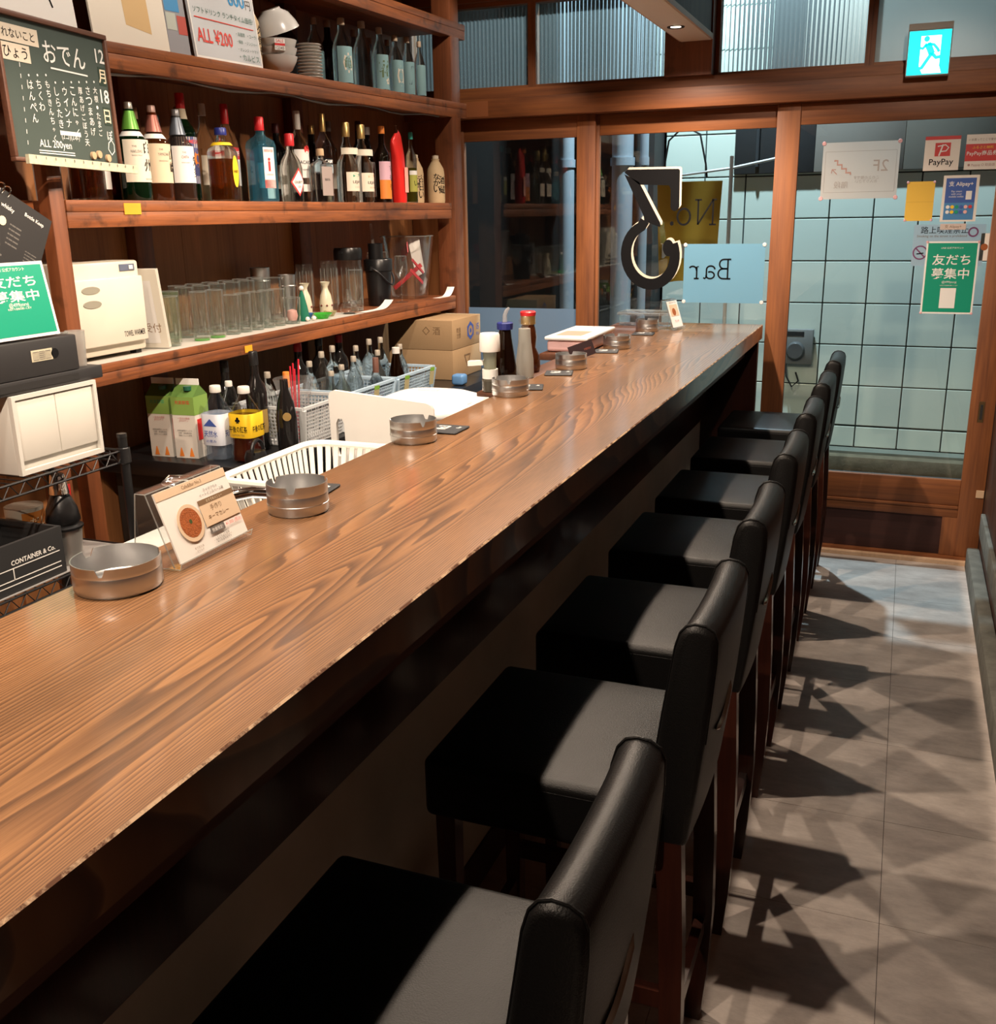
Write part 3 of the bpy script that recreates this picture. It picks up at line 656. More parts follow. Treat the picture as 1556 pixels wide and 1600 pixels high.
# ================================================================== LIGHT BEAM WITH DOWNLIGHTS
lb = thing('light_beam', 'pale wooden ceiling beam with recessed downlights above the counter', 'beam', (0, 0, 0))
BZ, BX0, BX1 = 2.435, -1.075, -.935
G().box(BX0, -1.8, BZ, BX1, 5.098, BZ+.018).obj('soffit', M('pale_soffit', (.92, .82, .70), .6), lb, 35, bev=.002)
for k, (a, b) in enumerate(((BX0+.002, BX0+.014), (BX1-.014, BX1-.002))):
    for j in range(14):
        y0 = -1.78+j*.4912; G().box(a, y0, BZ+.0185, b, y0+.489, 2.94).obj('side_board', W_SLAT, lb, 0)
for xx in (BX0-.008, BX1): G().box(xx, -1.8, BZ+.002, xx+.008, 5.098, BZ+.026).obj('edge_trim', W_LIGHT, lb, 35, bev=.001)
LENS = M('lamp_glow', (1.0, .85, .65), .4, emit=9)
def downlight(x, y, z, power, label, color=WARM, size=.022, cone=126, tilt=(0, 0, 0), r=.036, blend=.25):
    t = thing('downlight', label, 'lamp', (x, y, z), group='recessed ceiling downlights')
    G().lathe([(r*.62, -.001), (r, -.004), (r*1.05, 0), (r*1.05, .0), (r*.62, .0)], 28).obj('trim_ring', BLACKM, t)
    G().lathe([(0, -.0012), (r*.61, -.0012), (r*.61, -.0002), (0, -.0002)], 24).obj('lens', LENS, t)
    ld = bpy.data.lights.new('downlight_light', 'SPOT'); ld.energy = power; ld.color = color; ld.shadow_soft_size = size; ld.spot_size = math.radians(cone); ld.spot_blend = blend
    lo = bpy.data.objects.new('downlight_light', ld); COL.objects.link(lo); lo.parent = t; lo.location = (0, 0, -.012); lo.rotation_euler = tilt
for y, l in ((4.68, 'round recessed downlight at the window end of the pale beam'), (3.52, 'second beam downlight from the window end'), (2.36, 'third beam downlight from the window end'), (1.20, 'fourth beam downlight from the window end'), (.04, 'beam downlight just behind the camera')):
    downlight(-1.012 if y > 4 else -1.032, y, BZ, P_BEAM, l, cone=150 if y > 4 else 156, blend=.75 if y > 4 else .25)
for y, l in ((4.3, 'ceiling downlight over the far end of the back bar'), (3.1, 'ceiling downlight over the middle of the back bar'), (1.9, 'ceiling downlight over the wire rack end of the back bar'), (.7, 'ceiling downlight over the near end of the back bar')):
    downlight(-1.45, y, 2.949, P_CEIL, l, NEUT, .03, 112, (0, math.radians(33), 0))
downlight(.28, .6, 2.949, P_AISLE, 'ceiling downlight over the near part of the aisle', NEUT, .05, 150)
downlight(.20, 2.7, 2.949, P_DOOR_FILL, 'ceiling spot over the aisle aimed at the glass door', NEUT, .04, 50, (math.radians(57), 0, math.radians(9)), blend=.5)  # added fill spot out of view, brightens the posters on the door

# ================================================================== BOTTLES
CORK = M('cork', (.50, .34, .20), .8); GOLD = M('gold_foil', (.62, .42, .16), .32, .8); REDC = M('red_cap', (.55, .02, .025), .35); WHC = M('white_cap', (.68, .66, .62), .4)
L_AMBER = glass('amber_liquid', (.55, .20, .03), (.35, .11, .015), .35); L_DARK = M('dark_liquid', (.010, .004, .004), .15)
G_GREEN = glass('green_bottle_glass', (.05, .17, .06), (.006, .035, .012), .45); G_BROWN = glass('brown_bottle_glass', (.12, .04, .01), (.018, .006, .002), .55)
G_BLUE = glass('blue_bottle_glass', (.66, .88, .95), (.16, .50, .66), .12); G_CLEAR = solid_glass('bottle_glass', (.95, .965, .955), 1.36, 0, .3)
G_FROST = glass('frosted_bottle_glass', (.6, .62, .60), (.62, .62, .58), .62, .35); G_BLACK = M('black_bottle_glass', (.010, .009, .009), .08)
G_GREY = glass('smoky_bottle_glass', (.60, .56, .52), (.10, .09, .08), .18)
LAB_C = M('label_cream', (.70, .64, .52), .7); LAB_W = M('label_white', (.74, .72, .68), .65)
SHAPES = {
 'whisky': [(.97, 0), (1, .02), (1, .56), (.93, .62), (.60, .69), (.36, .74), (.33, .78), (.33, .93)],
 'slim':   [(.97, 0), (1, .02), (1, .58), (.90, .65), (.50, .74), (.32, .80), (.30, .95)],
 'tall':   [(.97, 0), (1, .02), (1, .62), (.93, .67), (.55, .74), (.33, .79), (.31, .95)],
 'round':  [(.92, 0), (1, .03), (1, .42), (.92, .50), (.62, .58), (.46, .62), (.52, .66), (.50, .70), (.32, .76), (.30, .95)],
 'square': [(.97, 0, 7), (1, .02, 7), (1, .66, 7), (.93, .72, 5), (.50, .77, 3), (.36, .80), (.34, .94)],
 'shochu': [(.97, 0), (1, .02), (1, .52), (.94, .60), (.72, .70), (.42, .79), (.33, .83), (.31, .96)],
 'wine':   [(.97, 0), (1, .02), (1, .58), (.86, .66), (.48, .73), (.40, .78), (.38, .96)],
 'flask':  [(.95, 0), (1, .03), (1, .50), (.80, .62), (.40, .72), (.30, .78), (.30, .94)],
 'pet':    [(.90, 0, 4), (1, .03, 4), (1, .14, 4), (.96, .16, 4), (.96, .50, 4), (1, .52, 4), (1, .62, 3.5), (.80, .74), (.40, .88), (.33, .90), (.33, .94)],
}
def bottle(name, label, loc, H, R, shape, gm, capm, cap=(.86, .36), liq=None, labs=(), words=(), group=None, rz=0, collar=None, foil=None):
    """labs: (z0, z1, half angle, material[, centre angle]); words: (text, z, angle, material, width, height, bold)"""
    t = thing(name, label, 'bottle', (loc[0], loc[1], loc[2]+.0008), rz or (-.32 if loc[0] < -2.15 and loc[2] > 1.5 and loc[1] > 3.2 else 0), group); pr = SHAPES[shape]; sq = any(len(k) > 2 for k in pr)
    prof = [(0, 0)]+[(k[0]*R, k[1]*H, *(k[2:])) for k in pr]
    body = G().lathe(prof, 24).obj('glass_body', gm, t, 50)
    z0, rr = cap
    G().lathe([(0, z0*H), (rr*R, z0*H), (rr*R*1.03, z0*H+.002), (rr*R, H-.003), (rr*R*.9, H), (0, H)], 18).obj('cap', capm, t, 40)
    if foil:                                                        # tapered capsule below the cap
        G().lathe([(foil[1]*R, foil[0]*H), (foil[2]*R, z0*H-.0006), (foil[2]*R*.9, z0*H-.0004)], 18).obj('neck_foil', foil[3], t, 40)
    if collar: G().lathe([(collar[2]*R, collar[0]*H), (collar[3]*R, collar[1]*H)], 20).obj('neck_label', collar[4], t, 40)
    if liq:
        fz, lm = liq; ins = [(0, .006)]; last = None
        for k in pr:
            z = max(k[1]*H, .006)
            if k[1] >= fz:
                pz, pk = last; q = (fz-pz)/max(1e-6, k[1]-pz); r_ = pk[0]+(k[0]-pk[0])*q; ins.append(((r_-.07)*R, fz*H, *(k[2:]))); break
            ins.append(((k[0]-.07)*R, z, *(k[2:]))); last = (k[1], k)
        ins.append((0, fz*H)); G().lathe(ins, 20).obj('liquid', lm, t, 50)
    for lb_ in labs:
        a = lb_[4] if len(lb_) > 4 else 0
        if shape == 'pet':
            if a == 0: continue
            G().lathe([(R*1.005, lb_[0]*H, 4), (R*1.012, lb_[0]*H+.001, 4), (R*1.012, lb_[1]*H-.001, 4), (R*1.005, lb_[1]*H, 3.6)], 32).obj('label', lb_[3], t, 50)
        elif sq:
            d = R*1.008; hw = lb_[2]*R
            lo_ = G().box(d-.0012, -hw, lb_[0]*H, d, hw, lb_[1]*H).obj('label', lb_[3], t, 0)
            if a: lo_.rotation_euler = (0, 0, a)
        else: G().patch(R*1.012, lb_[0]*H, lb_[1]*H, a-lb_[2], a+lb_[2]).obj('label', lb_[3], t, 60)
    for wd in words:
        if sq:
            hh = wd[5]*H if wd[5] else None
            o = text(t, wd[0], (R*1.012+.0006, 0, wd[1]*H), (0, 1, 0), (0, 0, 1), wd[3], wd[4]*R if wd[4] else None, hh, wd[6] if len(wd) > 6 else 0)
            if wd[2]: o.rotation_euler = (0, 0, wd[2])
        else: wrap_text(t, wd[0], R*1.024, wd[1]*H, wd[2], wd[3], wd[4]*R if wd[4] else None, wd[5]*H if wd[5] else None, wd[6] if len(wd) > 6 else 0)
    return t
RED = M('print_red', (.62, .03, .03), .5); BLU = M('print_blue', (.05, .10, .38), .5); GRN = M('print_green', (.0, .30, .17), .5); YEL = M('print_yellow', (.85, .55, .02), .5); TEAL = M('print_teal', (.10, .38, .42), .5)
ORG = M('print_orange', (.75, .22, .03), .55); BEI = M('print_beige', (.68, .52, .36), .6); BRN = M('print_brown', (.20, .12, .06), .6); PNK = M('print_pink', (.80, .45, .42), .6)
A = -.25
bottle('whisky_bottle', 'amber bottle with an orange label partly behind the chalkboard', (-2.25, 2.445, Z2), .215, .039, 'square', G_CLEAR, CORK, (.86, .4), (.62, L_AMBER), [(.40, .60, .8, ORG)])
tag(G().box(-.03, -.022, 0, .03, .022, .165).obj('gift_carton', M('carton_grey', (.62, .60, .58), .6), None, 0, (-2.30, 2.345, Z2+.0008)), 'pale grey slim carton at the left end of the bottle shelf', 'carton')
bottle('whisky_bottle', 'amber bottle with a white label and cork beside the chalkboard', (-2.31, 2.560, Z2), .283, .034, 'whisky', G_CLEAR, CORK, (.88, .42), (.45, L_AMBER), [(.12, .42, 1.3, LAB_W)])
bottle('whisky_bottle', 'dark green whisky bottle with a light green neck and cream label', (-2.24, 2.641, Z2), .286, .0462, 'whisky', G_GREEN, M('cap_silver', (.62, .60, .55), .3, .7), (.93, .27), (.5, G_GREEN),
       [(.19, .62, 1.25, LAB_C, A)], [('THE', .55, -.75, INKG, None, .018), ('HAKUSHU', .50, -.62, INKG, .75, .03), ('白', .54, .16, INK, None, .12, .012), ('州', .36, .18, INK, None, .13, .012), ('SINGLE MALT', .46, -.62, INKG, .7, .012), ('SUNTORY WHISKY', .22, .2, INKG, .8, .015)],
       collar=(.655, .705, .80, .58, LAB_W), foil=(.725, .57, .31, M('foil_green', (.13, .36, .05), .35, .3)))
bottle('whisky_bottle', 'whisky bottle with a dusty pink neck and beige label', (-2.25, 2.757, Z2), .286, .0462, 'whisky', glass('amber_bottle_glass', (.5, .2, .06), (.12, .035, .01), .5), M('cap_pink', (.55, .36, .32), .4, .3), (.92, .28), (.5, L_AMBER),
       [(.19, .60, 1.25, M('label_beige', (.66, .52, .36), .7), A)], [('THE', .54, -.5, INKG, None, .018), ('YAMAZAKI', .49, -.35, INKG, .8, .03), ('SINGLE MALT', .42, -.35, INKG, .7, .014), ('山\n崎', .42, .50, INK, None, .26, .01)],
       collar=(.655, .705, .80, .58, LAB_W), foil=(.725, .57, .31, M('foil_rose', (.36, .13, .10), .35, .4)))
bottle('whisky_bottle', 'clear whisky bottle with a grey blue neck and white label', (-2.25, 2.873, Z2), .284, .0462, 'whisky', G_GREY, M('cap_grey', (.35, .36, .38), .35, .5), (.93, .28), (.42, L_AMBER),
       [(.20, .60, 1.15, LAB_W, A)], [('THE', .53, -.55, INKG, None, .018), ('CHITA', .48, -.5, RED, .55, .03), ('GRAIN WHISKY', .42, -.45, INKG, .7, .012), ('知\n多', .38, .50, INK, None, .24, .01)],
       foil=(.725, .57, .31, M('foil_slate', (.14, .16, .19), .35, .5)))
bottle('whiskey_bottle', 'tall green bottle with a red capsule and ornate round label', (-2.33, 3.005, Z2), .350, .0445, 'tall', G_GREEN, REDC, (.86, .34), (.5, G_GREEN),
       [(.17, .60, 1.3, M('label_navy', (.07, .08, .20), .6), A), (.17, .24, 1.31, LAB_W, A), (.50, .60, 1.31, LAB_C, A)], [('JAMESON', .55, -.15, RED, 1.5, .045, .01), ('O', .40, .25, ORG, .9, .16, .06)],
       foil=(.70, .52, .34, M('foil_cream', (.72, .62, .45), .5)))
bottle('whisky_bottle', 'square tortoise-cut whisky bottle with a yellow oval label and blue cap', (-2.222, 3.067, Z2), .240, .040, 'square', G_CLEAR, M('cap_blue', (.02, .03, .20), .35), (.90, .50), (.58, L_AMBER), collar=(.76, .80, .95, .75, YEL))
for dd in (0,):
    kk = bpy.data.objects['whisky_bottle.005'] if 'whisky_bottle.005' in bpy.data.objects else None
    if kk:
        ov = [(.0405*1.012, .016*math.cos(2*PI*i/24)+.012, .098+.052*math.sin(2*PI*i/24)) for i in range(24)]
        G().add(ov, [list(range(24))]).obj('label', YEL, kk, 0)
        text(kk, 'WHISKY', (.0418, .012, .098), (0, 1, 0), (0, 0, 1), INK, .024, .010, .01)
bottle('vodka_bottle', 'clear bottle with a bright red cap and a red and white label', (-2.355, 3.282, Z2), .340, .0424, 'slim', G_CLEAR, REDC, (.80, .34), None,
       [(.44, .56, 1.1, RED), (.17, .44, 1.0, LAB_W)], [('SMIRNOFF', .50, -.1, PAPER, 1.6, .05, .02), ('S', .34, .1, INK, None, .08, .02), ('21', .22, .1, RED, None, .04)])
bottle('gin_bottle', 'square pale blue gin bottle with a red cap and white label', (-2.24, 3.327, Z2), .295, .043, 'square', G_BLUE, REDC, (.84, .40), None,
       [(.16, .64, .55, LAB_W), (.16, .26, .56, RED)], [('BEEFEATER', .60, 0, RED, .9, .03), ('i', .44, 0, RED, None, .16, .03), ('LONDON', .32, 0, INKG, .7, .02)])
bottle('gin_bottle', 'deep blue tinted square bottle with a black cap', (-2.315, 3.448, Z2), .262, .038, 'square', glass('sapphire_glass', (.40, .75, .90), (.03, .34, .55), .20), BLACK, (.84, .42), None,
       [(.05, .58, .48, LAB_W)], [('o', .46, 0, BLU, .5, .14, .04), ('GIN', .22, 0, BLU, .45, .03)])
gb = bottle('gin_bottle', 'clear bottle with a red cap and a diamond shaped white label', (-2.222, 3.492, Z2), .247, .043, 'flask', G_CLEAR, REDC, (.82, .42), None)
for sc, mm, e in ((1, RED, .0008), (.82, LAB_W, .0014)):
    pts = []
    for a_, z_ in ((0, .50), (.78, .29), (0, .08), (-.78, .29)):
        pts.append((a_*sc, .29+(z_-.29)*sc))
    vs = []; n_ = 8
    for i in range(n_+1):
        q = -.78*sc+1.56*sc*i/n_; hh = .21*sc*(1-abs(q)/(.78*sc)); 
        for zz in (.29-hh, .29+hh): vs.append(((.043+e)*math.cos(q), (.043+e)*math.sin(q), zz*.247))
    G().add(vs, [(2*i, 2*i+2, 2*i+3, 2*i+1) for i in range(n_)]).obj('label', mm, gb, 60)
wrap_text(gb, 'GILBEY\'S', .0452, .29*.247, 0, INK, .040, .010); wrap_text(gb, 'GIN', .0452, .22*.247, 0, INKG, .014, .008)
bottle('rum_bottle', 'tall clear rum bottle with a white cap and round red emblem', (-2.30, 3.680, Z2), .346, .040, 'tall', G_CLEAR, WHC, (.80, .34), None,
       [(.27, .58, 1.15, LAB_W), (.12, .20, 1.15, LAB_W)], [('BACARDI', .44, 0, INK, 1.7, .04, .01), ('Superior', .36, .05, INK, 1.3, .03), ('o', .58, .25, RED, .8, .09, .2)])
bottle('liqueur_bottle', 'short clear bottle with a ball stopper and grey label', (-2.215, 3.700, Z2), .203, .036, 'square', G_CLEAR, CORK, (.87, .42), None, [(.12, .66, .75, M('label_grey', (.32, .26, .24), .6))], [('RAYA', .42, 0, INK, .7, .05)])
bottle('liqueur_bottle', 'slim bottle with a gold cap and dark red liquid at the bottom', (-2.26, 3.805, Z2), .343, .034, 'tall', glass('violet_tint_glass', (.86, .84, .92)), GOLD, (.80, .36), (.32, L_DARK),
       [(.33, .43, 1.2, M('label_sky', (.45, .62, .72), .6)), (.43, .50, 1.2, INK)], [('CAMP', .465, 0, PAPER, 1.3, .04, .02)])
for y, l, cc in ((3.925, 'round shouldered liqueur bottle with a gold cap and cassis label', M('label_fig', (.62, .40, .34), .6)), (4.055, 'round shouldered liqueur bottle with a gold cap and peach label', M('label_peach', (.75, .42, .25), .6))):
    bottle('liqueur_bottle', l, (-2.222, y, Z2), .317, .047, 'round', G_CLEAR, GOLD, (.82, .36), None, [(.14, .38, 1.0, M('label_ivory', (.72, .62, .50), .65), .15), (.60, .68, 1.2, LAB_C)],
           [('LEJAY', .25, .25, INK, 1.1, .045, .01), ('~', .34, .2, GRN if y < 4 else cc, .9, .05, .06), ('CASSIS' if y < 4 else 'PECHE', .19, .25, cc, .7, .02)])
bottle('sake_bottle', 'dark brown bottle with a white cap and pale label behind the liqueurs', (-2.325, 4.295, Z2), .327, .040, 'wine', G_BROWN, WHC, (.90, .40), None, [(.08, .54, 1.2, LAB_W)], [('梅', .40, .2, INK, None, .12), ('酒', .22, .2, INK, None, .12)])
bottle('sake_bottle', 'dark bottle with an orange cap and a sunset coloured label', (-2.235, 4.268, Z2), .326, .036, 'wine', G_BROWN, ORG, (.90, .42), None, [(.05, .30, 1.2, ORG), (.30, .54, 1.2, M('label_mauve', (.62, .38, .46), .6))], [('す', .45, .5, INK, None, .08), ('も', .33, .5, INK, None, .08), ('も', .21, .5, INK, None, .08)])
# red foil pouch
pt = thing('drink_pouch', 'bright red foil pouch with a folded top on the bottle shelf', 'pouch', (-2.215, 4.385, Z2+.0008))
RF = M('red_foil', (.72, .025, .02), .3, .15, .5, 0, .25, 40)
rings = [(0, -.030, .034, .030), (.02, -.033, .036, .032), (.12, -.036, .037, .030), (.20, -.046, .038, .026), (.250, -.062, .038, .018), (.272, -.060, .037, .013), (.292, -.034, .032, .010), (.308, -.016, .020, .006), (.316, -.010, .008, .003)]
vs, fs = [], []; nn = 20
for z, ya, yb_, rx in rings:
    for i in range(nn): a = 2*PI*i/nn; q = (abs(math.cos(a))**3+abs(math.sin(a))**3)**(-1/3); vs.append((rx*q*math.cos(a)*.94, (ya+yb_)/2+(yb_-ya)/2*q*math.sin(a)*.94, z))
for j in range(len(rings)-1):
    for i in range(nn): a = j*nn+i; b = j*nn+(i+1) % nn; fs.append((a, b, b+nn, a+nn))
fs.append(list(range(nn))[::-1]); fs.append([len(vs)-nn+i for i in range(nn)])
G().add(vs, fs).obj('pouch_body', RF, pt, 60)
G().box(.0325, -.004, .045, .0335, .030, .155).obj('label', M('label_blush', (.85, .40, .32), .5), pt, 0)
G().rbox(-.006, -.022, .300, .006, -.002, .334, .002, 1).obj('clip', CHROME, pt)
bottle('liqueur_bottle', 'slender bottle with a turquoise cap and olive label', (-2.25, 4.592, Z2), .321, .026, 'tall', G_CLEAR, M('cap_turquoise', (.05, .42, .34), .4), (.90, .42), (.5, glass('olive_liquid', (.5, .5, .1), (.3, .28, .04), .5)), [(.16, .40, 1.2, M('label_olive', (.34, .34, .06), .6)), (.40, .46, 1.21, LAB_W)], [('い', .28, .1, INK, None, .07)])
STONE = M('stoneware', (.52, .38, .22), .75, 0, .3, 0, .2, 60, 0, .12, 12)
def jug(name, label, loc, H, R, chars):
    t = thing(name, label, 'jug', (loc[0], loc[1], loc[2]+.0008))
    G().lathe([(0, 0), (R*.95, 0), (R, .01), (R, H*.60), (R*.90, H*.72), (R*.55, H*.84), (R*.42, H*.88), (R*.46, H*.92), (R*.36, H*.925), (0, H*.925)], 24).obj('jug_body', STONE, t, 50)
    G().lathe([(0, H*.9255), (R*.36, H*.9255), (R*.38, H*.99), (0, H)], 16).obj('stopper', M('stopper_cream', (.66, .56, .42), .7), t)
    for s_, z_, a_, h_ in chars: wrap_text(t, s_, R*1.02, z_*H, a_, INK, None, h_*H, .012)
jug('stoneware_jug', 'beige stoneware jug half hidden behind the other jug', (-2.285, 4.705, Z2), .228, .040, [('古', .50, -.35, .16), ('日', .33, -.35, .15), ('い', .17, -.35, .14), ('三', .50, -.95, .10), ('岡', .36, -.95, .12)])
jug('stoneware_jug', 'beige stoneware jug with brush writing beside the corner post', (-2.222, 4.805, Z2), .226, .044, [('な', .55, -1.05, .13), ('か', .42, -1.05, .13), ('い', .29, -1.05, .13), ('酒', .48, -.35, .17), ('蔵', .28, -.35, .17)])
vc = Card('card_sign', 'small white credit card sign standing behind the jugs', 'sign', (-2.44, 4.78, Z2+.125), (0, 1, 0), (.05, 0, 1), .17, .24, M('sign_grey', (.40, .44, .46), .5), .004)
vc.rect(-.065, .01, .075, .075, PAPER); vc.text('VISA', .012, .042, M('visa_blue', (.02, .04, .25), .5), w=.10, bold=.02); vc.rect(-.07, -.09, .06, 0, BLACKM)
# back row on the middle shelf
BR = [(2.885, .300, 'whisky', G_BROWN, CORK, 'brown bottle with a cork in the back row behind the green necked bottle'), (2.995, .285, 'tall', G_BLACK, BLACK, 'black bottle in the back row between two whisky bottles'),
      (3.119, .321, 'whisky', G_CLEAR, CORK, 'clear corked bottle in the back row beside the tall red capsule'), (3.251, .343, 'slim', G_CLEAR, WHC, 'clear bottle with a thick white cap in the back row'),
      (3.605, .317, 'slim', G_BROWN, REDC, 'back row bottle with a dull red cap behind the pale blue gin'), (3.724, .308, 'tall', G_BLACK, M('cap_wine', (.12, .02, .02), .4), 'back row black bottle with a wine red cap left of the rum'),
      (3.903, .321, 'slim', G_CLEAR, M('cap_russet', (.25, .08, .05), .4), 'back row bottle with a russet cap right of the rum'), (3.995, .320, 'wine', G_BROWN, GOLD, 'back row brown bottle with a dull gold neck'),
      (4.137, .345, 'tall', G_GREY, M('cap_dull', (.22, .20, .18), .5), 'tall smoky back row bottle behind the gold capped liqueurs'), (4.411, .366, 'wine', G_BLACK, M('cap_plum', (.10, .04, .05), .5), 'tall black back row bottle behind the brown sake bottle')]
for y, h, shp, gm, cm, l in BR: bottle('spirit_bottle', l, (-2.43, y, Z2), h, .038, shp, gm, cm, (.88, .38), None, [(.18, .48, 1.0, LAB_C)])
tag(G().box(-.0006, -.036, -.016, .0006, .036, .016).obj('yellow_tape', M('orange_tape', (.80, .36, .02), .5), None, 0, (XS+.0009, 2.505, 1.712)), 'yellow tape stuck on the front edge of the bottle shelf', 'tape')
tag(G().box(-.0006, -.022, -.012, .0006, .022, .012).obj('orange_tape', M('orange_tape', (.80, .36, .02), .5), None, 0, (XS+.0009, 3.02, 1.235)), 'orange tape on the underside lath of the glass shelf', 'tape')

# ------------------------------------------------------------------ top shelf
def on1(y): return s1z(y)+.0006
jug('stoneware_jug', 'beige stoneware jug beside the whiteboard on the top shelf', (-2.28, 3.375, on1(3.375)+.002), .235, .038, [('久', .60, .2, .13), ('保', .45, .2, .13), ('田', .30, .2, .13)])
PORC = M('porcelain', (.60, .58, .55), .25)
def bowl_profile(R, H, t=.004): return [(0, 0), (R*.42, 0), (R*.45, .008), (R*.70, H*.30), (R*.92, H*.72), (R, H), (R-t, H), (R*.88-t, H*.72), (R*.66-t, H*.32), (R*.40, .014), (0, .014)]
yb = 3.50; zb = on1(yb)+.001
WRAP = glass('plastic_wrap', (.95, .95, .95), (.75, .73, .70), .12, .12)
for k, (lab, dz) in enumerate((('lowest white porcelain bowl of the wrapped stack on the top shelf', 0), ('second white porcelain bowl in the wrapped stack', .028), ('third white porcelain bowl in the wrapped stack', .056))):
    tag(G().lathe(bowl_profile(.073, .066), 32).obj('porcelain_bowl', PORC, None, 60, (-2.25, yb, zb+dz)), lab, 'bowl', 'bowls on the top shelf')
ps = Card('price_sticker', 'red and white price sticker on the wrapped bowls', 'sticker', (-2.2, 3.442, zb+.098), (.55, .83, 0), (0, 0, 1), .040, .038, PAPER, .0006)
ps.rect(-.02, -.004, .02, .004, RED); ps.text('SALE', 0, .012, RED, w=.03); ps.text('12345', 0, -.012, INK, w=.032)
b = G().lathe(bowl_profile(.086, .078), 36).obj('porcelain_bowl', PORC, None, 60); tag(b, 'large white bowl turned upside down on the wrapped stack', 'bowl', 'bowls on the top shelf')
b.matrix_world = Matrix.Translation((-2.265, 3.492, zb+.229)) @ Matrix.Rotation(math.radians(202), 4, 'X') @ Matrix.Rotation(math.radians(4), 4, 'Y')
sc_me = None
for k in range(11):
    z = on1(3.70)+.002+k*.0118
    if sc_me is None: o = G().lathe([(0, 0), (.024, 0), (.026, .002), (.046, .0072), (.0485, .0088), (.048, .0100), (.045, .0092), (.026, .0045), (0, .004)], 32).obj('saucer', M('saucer_white', (.55, .52, .48), .35), None, 60, (-2.235, 3.70, z)); sc_me = o.data
    else: o = bpy.data.objects.new('saucer', sc_me); COL.objects.link(o); o.location = (-2.235, 3.70, z)
    tag(o, ORD[k]+' white saucer from the bottom of the stack beside the bowls', 'saucer', 'stacked saucers')
bottle('sake_bottle', 'big dark bottle with a white cap behind the bowls', (-2.42, 3.842, on1(3.842)), .285, .046, 'wine', G_BLACK, WHC, (.90, .40))
bottle('shochu_bottle', 'clear bottle with a blue label half hidden behind the saucers', (-2.365, 3.962, on1(3.962)), .270, .037, 'shochu', G_CLEAR, M('cap_tan', (.45, .34, .24), .5), (.90, .36), None, [(.05, .52, 1.2, M('label_sea', (.22, .38, .40), .6))])
bottle('shochu_bottle', 'tall black bottle with a cream cap on the top shelf', (-2.42, 4.165, on1(4.165)), .29, .036, 'wine', G_BLACK, M('cap_tan', (.45, .34, .24), .5), (.90, .40))
KL = ['clear spirit bottle with a blue label standing nearest on the top shelf', 'clear spirit bottle without a front label on the top shelf', 'spirit bottle with a flowery blue label on the top shelf', 'spirit bottle with a gold round emblem on blue', 'spirit bottle with a black tag hanging on it', 'last clear bottle at the window end of the top shelf']
for i, (y, h, r) in enumerate(((3.985, .262, .0405), (4.158, .272, .0405), (4.318, .268, .037), (4.468, .255, .036), (4.590, .262, .033), (4.668, .25, .028))):
    labs, wd = [(.05, .58, 1.15, M('label_sea', (.22, .38, .40), .6), -.1)], []
    if i == 1: labs = []
    if i == 0: wd = [('亀', .34, -.1, M('print_moss', (.10, .16, .07), .6), None, .16, .01), ('O', .34, -.1, LAB_C, 1.2, .30)]
    if i == 2: wd = [('花', .36, 0, M('print_moss', (.10, .16, .07), .6), None, .26, .02), ('✿', .18, .3, LAB_C, None, .10)]
    if i == 3: wd = [('●', .32, -.05, GOLD, None, .14), ('O', .32, -.05, LAB_C, 1.1, .34, .02)]
    if i == 4: wd = [('/', .36, -.2, INK, .7, .30, .08)]
    bottle('shochu_bottle', KL[i], (-2.25 if i < 5 else -2.225, y, on1(y)), h, r, 'shochu', G_CLEAR, M('cap_tan', (.45, .34, .24), .5), (.90, .38), None, labs, wd)
for y, h, l in ((4.395, .28, 'first clear bottle of the back row on the top shelf'), (4.545, .265, 'second clear bottle of the back row on the top shelf'), (4.725, .277, 'clear bottle of the back row near the reeded window')):
    bottle('shochu_bottle', l, (-2.42, y, on1(y)), h, .034, 'shochu', G_GREY, M('cap_tan', (.45, .34, .24), .5), (.90, .38))
# whiteboard with a drinks offer
wbd = Card('whiteboard', 'white menu board with red and blue writing leaning on the top shelf', 'board', (-2.195, 3.105, s1z(3.1)+.146), (.0, 1, .02), (-.10, 0, 1), .37, .283, M('whiteboard_face', (.60, .62, .64), .22), .008)
for (x0, y0, x1, y1) in ((-.185, .135, .185, .1415), (-.185, -.1415, .185, -.135), (-.185, -.1415, -.179, .1415), (.179, -.1415, .185, .1415)): wbd.rect(x0, y0, x1, y1, PAPER, 'rim')
PALE_G = M('marker_green', (.06, .16, .12), .6); MB_ = M('marker_blue', (.04, .30, .62), .5); MR_ = M('marker_red', (.70, .06, .04), .5)
wbd.text('三種盛', -.075, .10, MR_, h=.045, bold=.005); wbd.text('始めました', .085, .118, MR_, h=.026); wbd.text('800', .085, .065, MB_, h=.048, bold=.02); wbd.text('円', .15, .055, INKG, h=.03)
wbd.text('ソフトドリンク ランチタイム価格!', .0, .005, PALE_G, w=.33); wbd.line([(-.165, -.018), (.16, -.022)], .003, MR_); wbd.text('ALL ¥200', -.07, -.07, MR_, w=.19, h=.045, bold=.012)
for k, s_ in enumerate(('・烏龍茶  ・コーラ', '・緑茶  ・ジンジャー', '・オレンジ ・トマト', '・カルピス')): wbd.text(s_, .11, -.045-.024*k, PALE_G, w=.115)
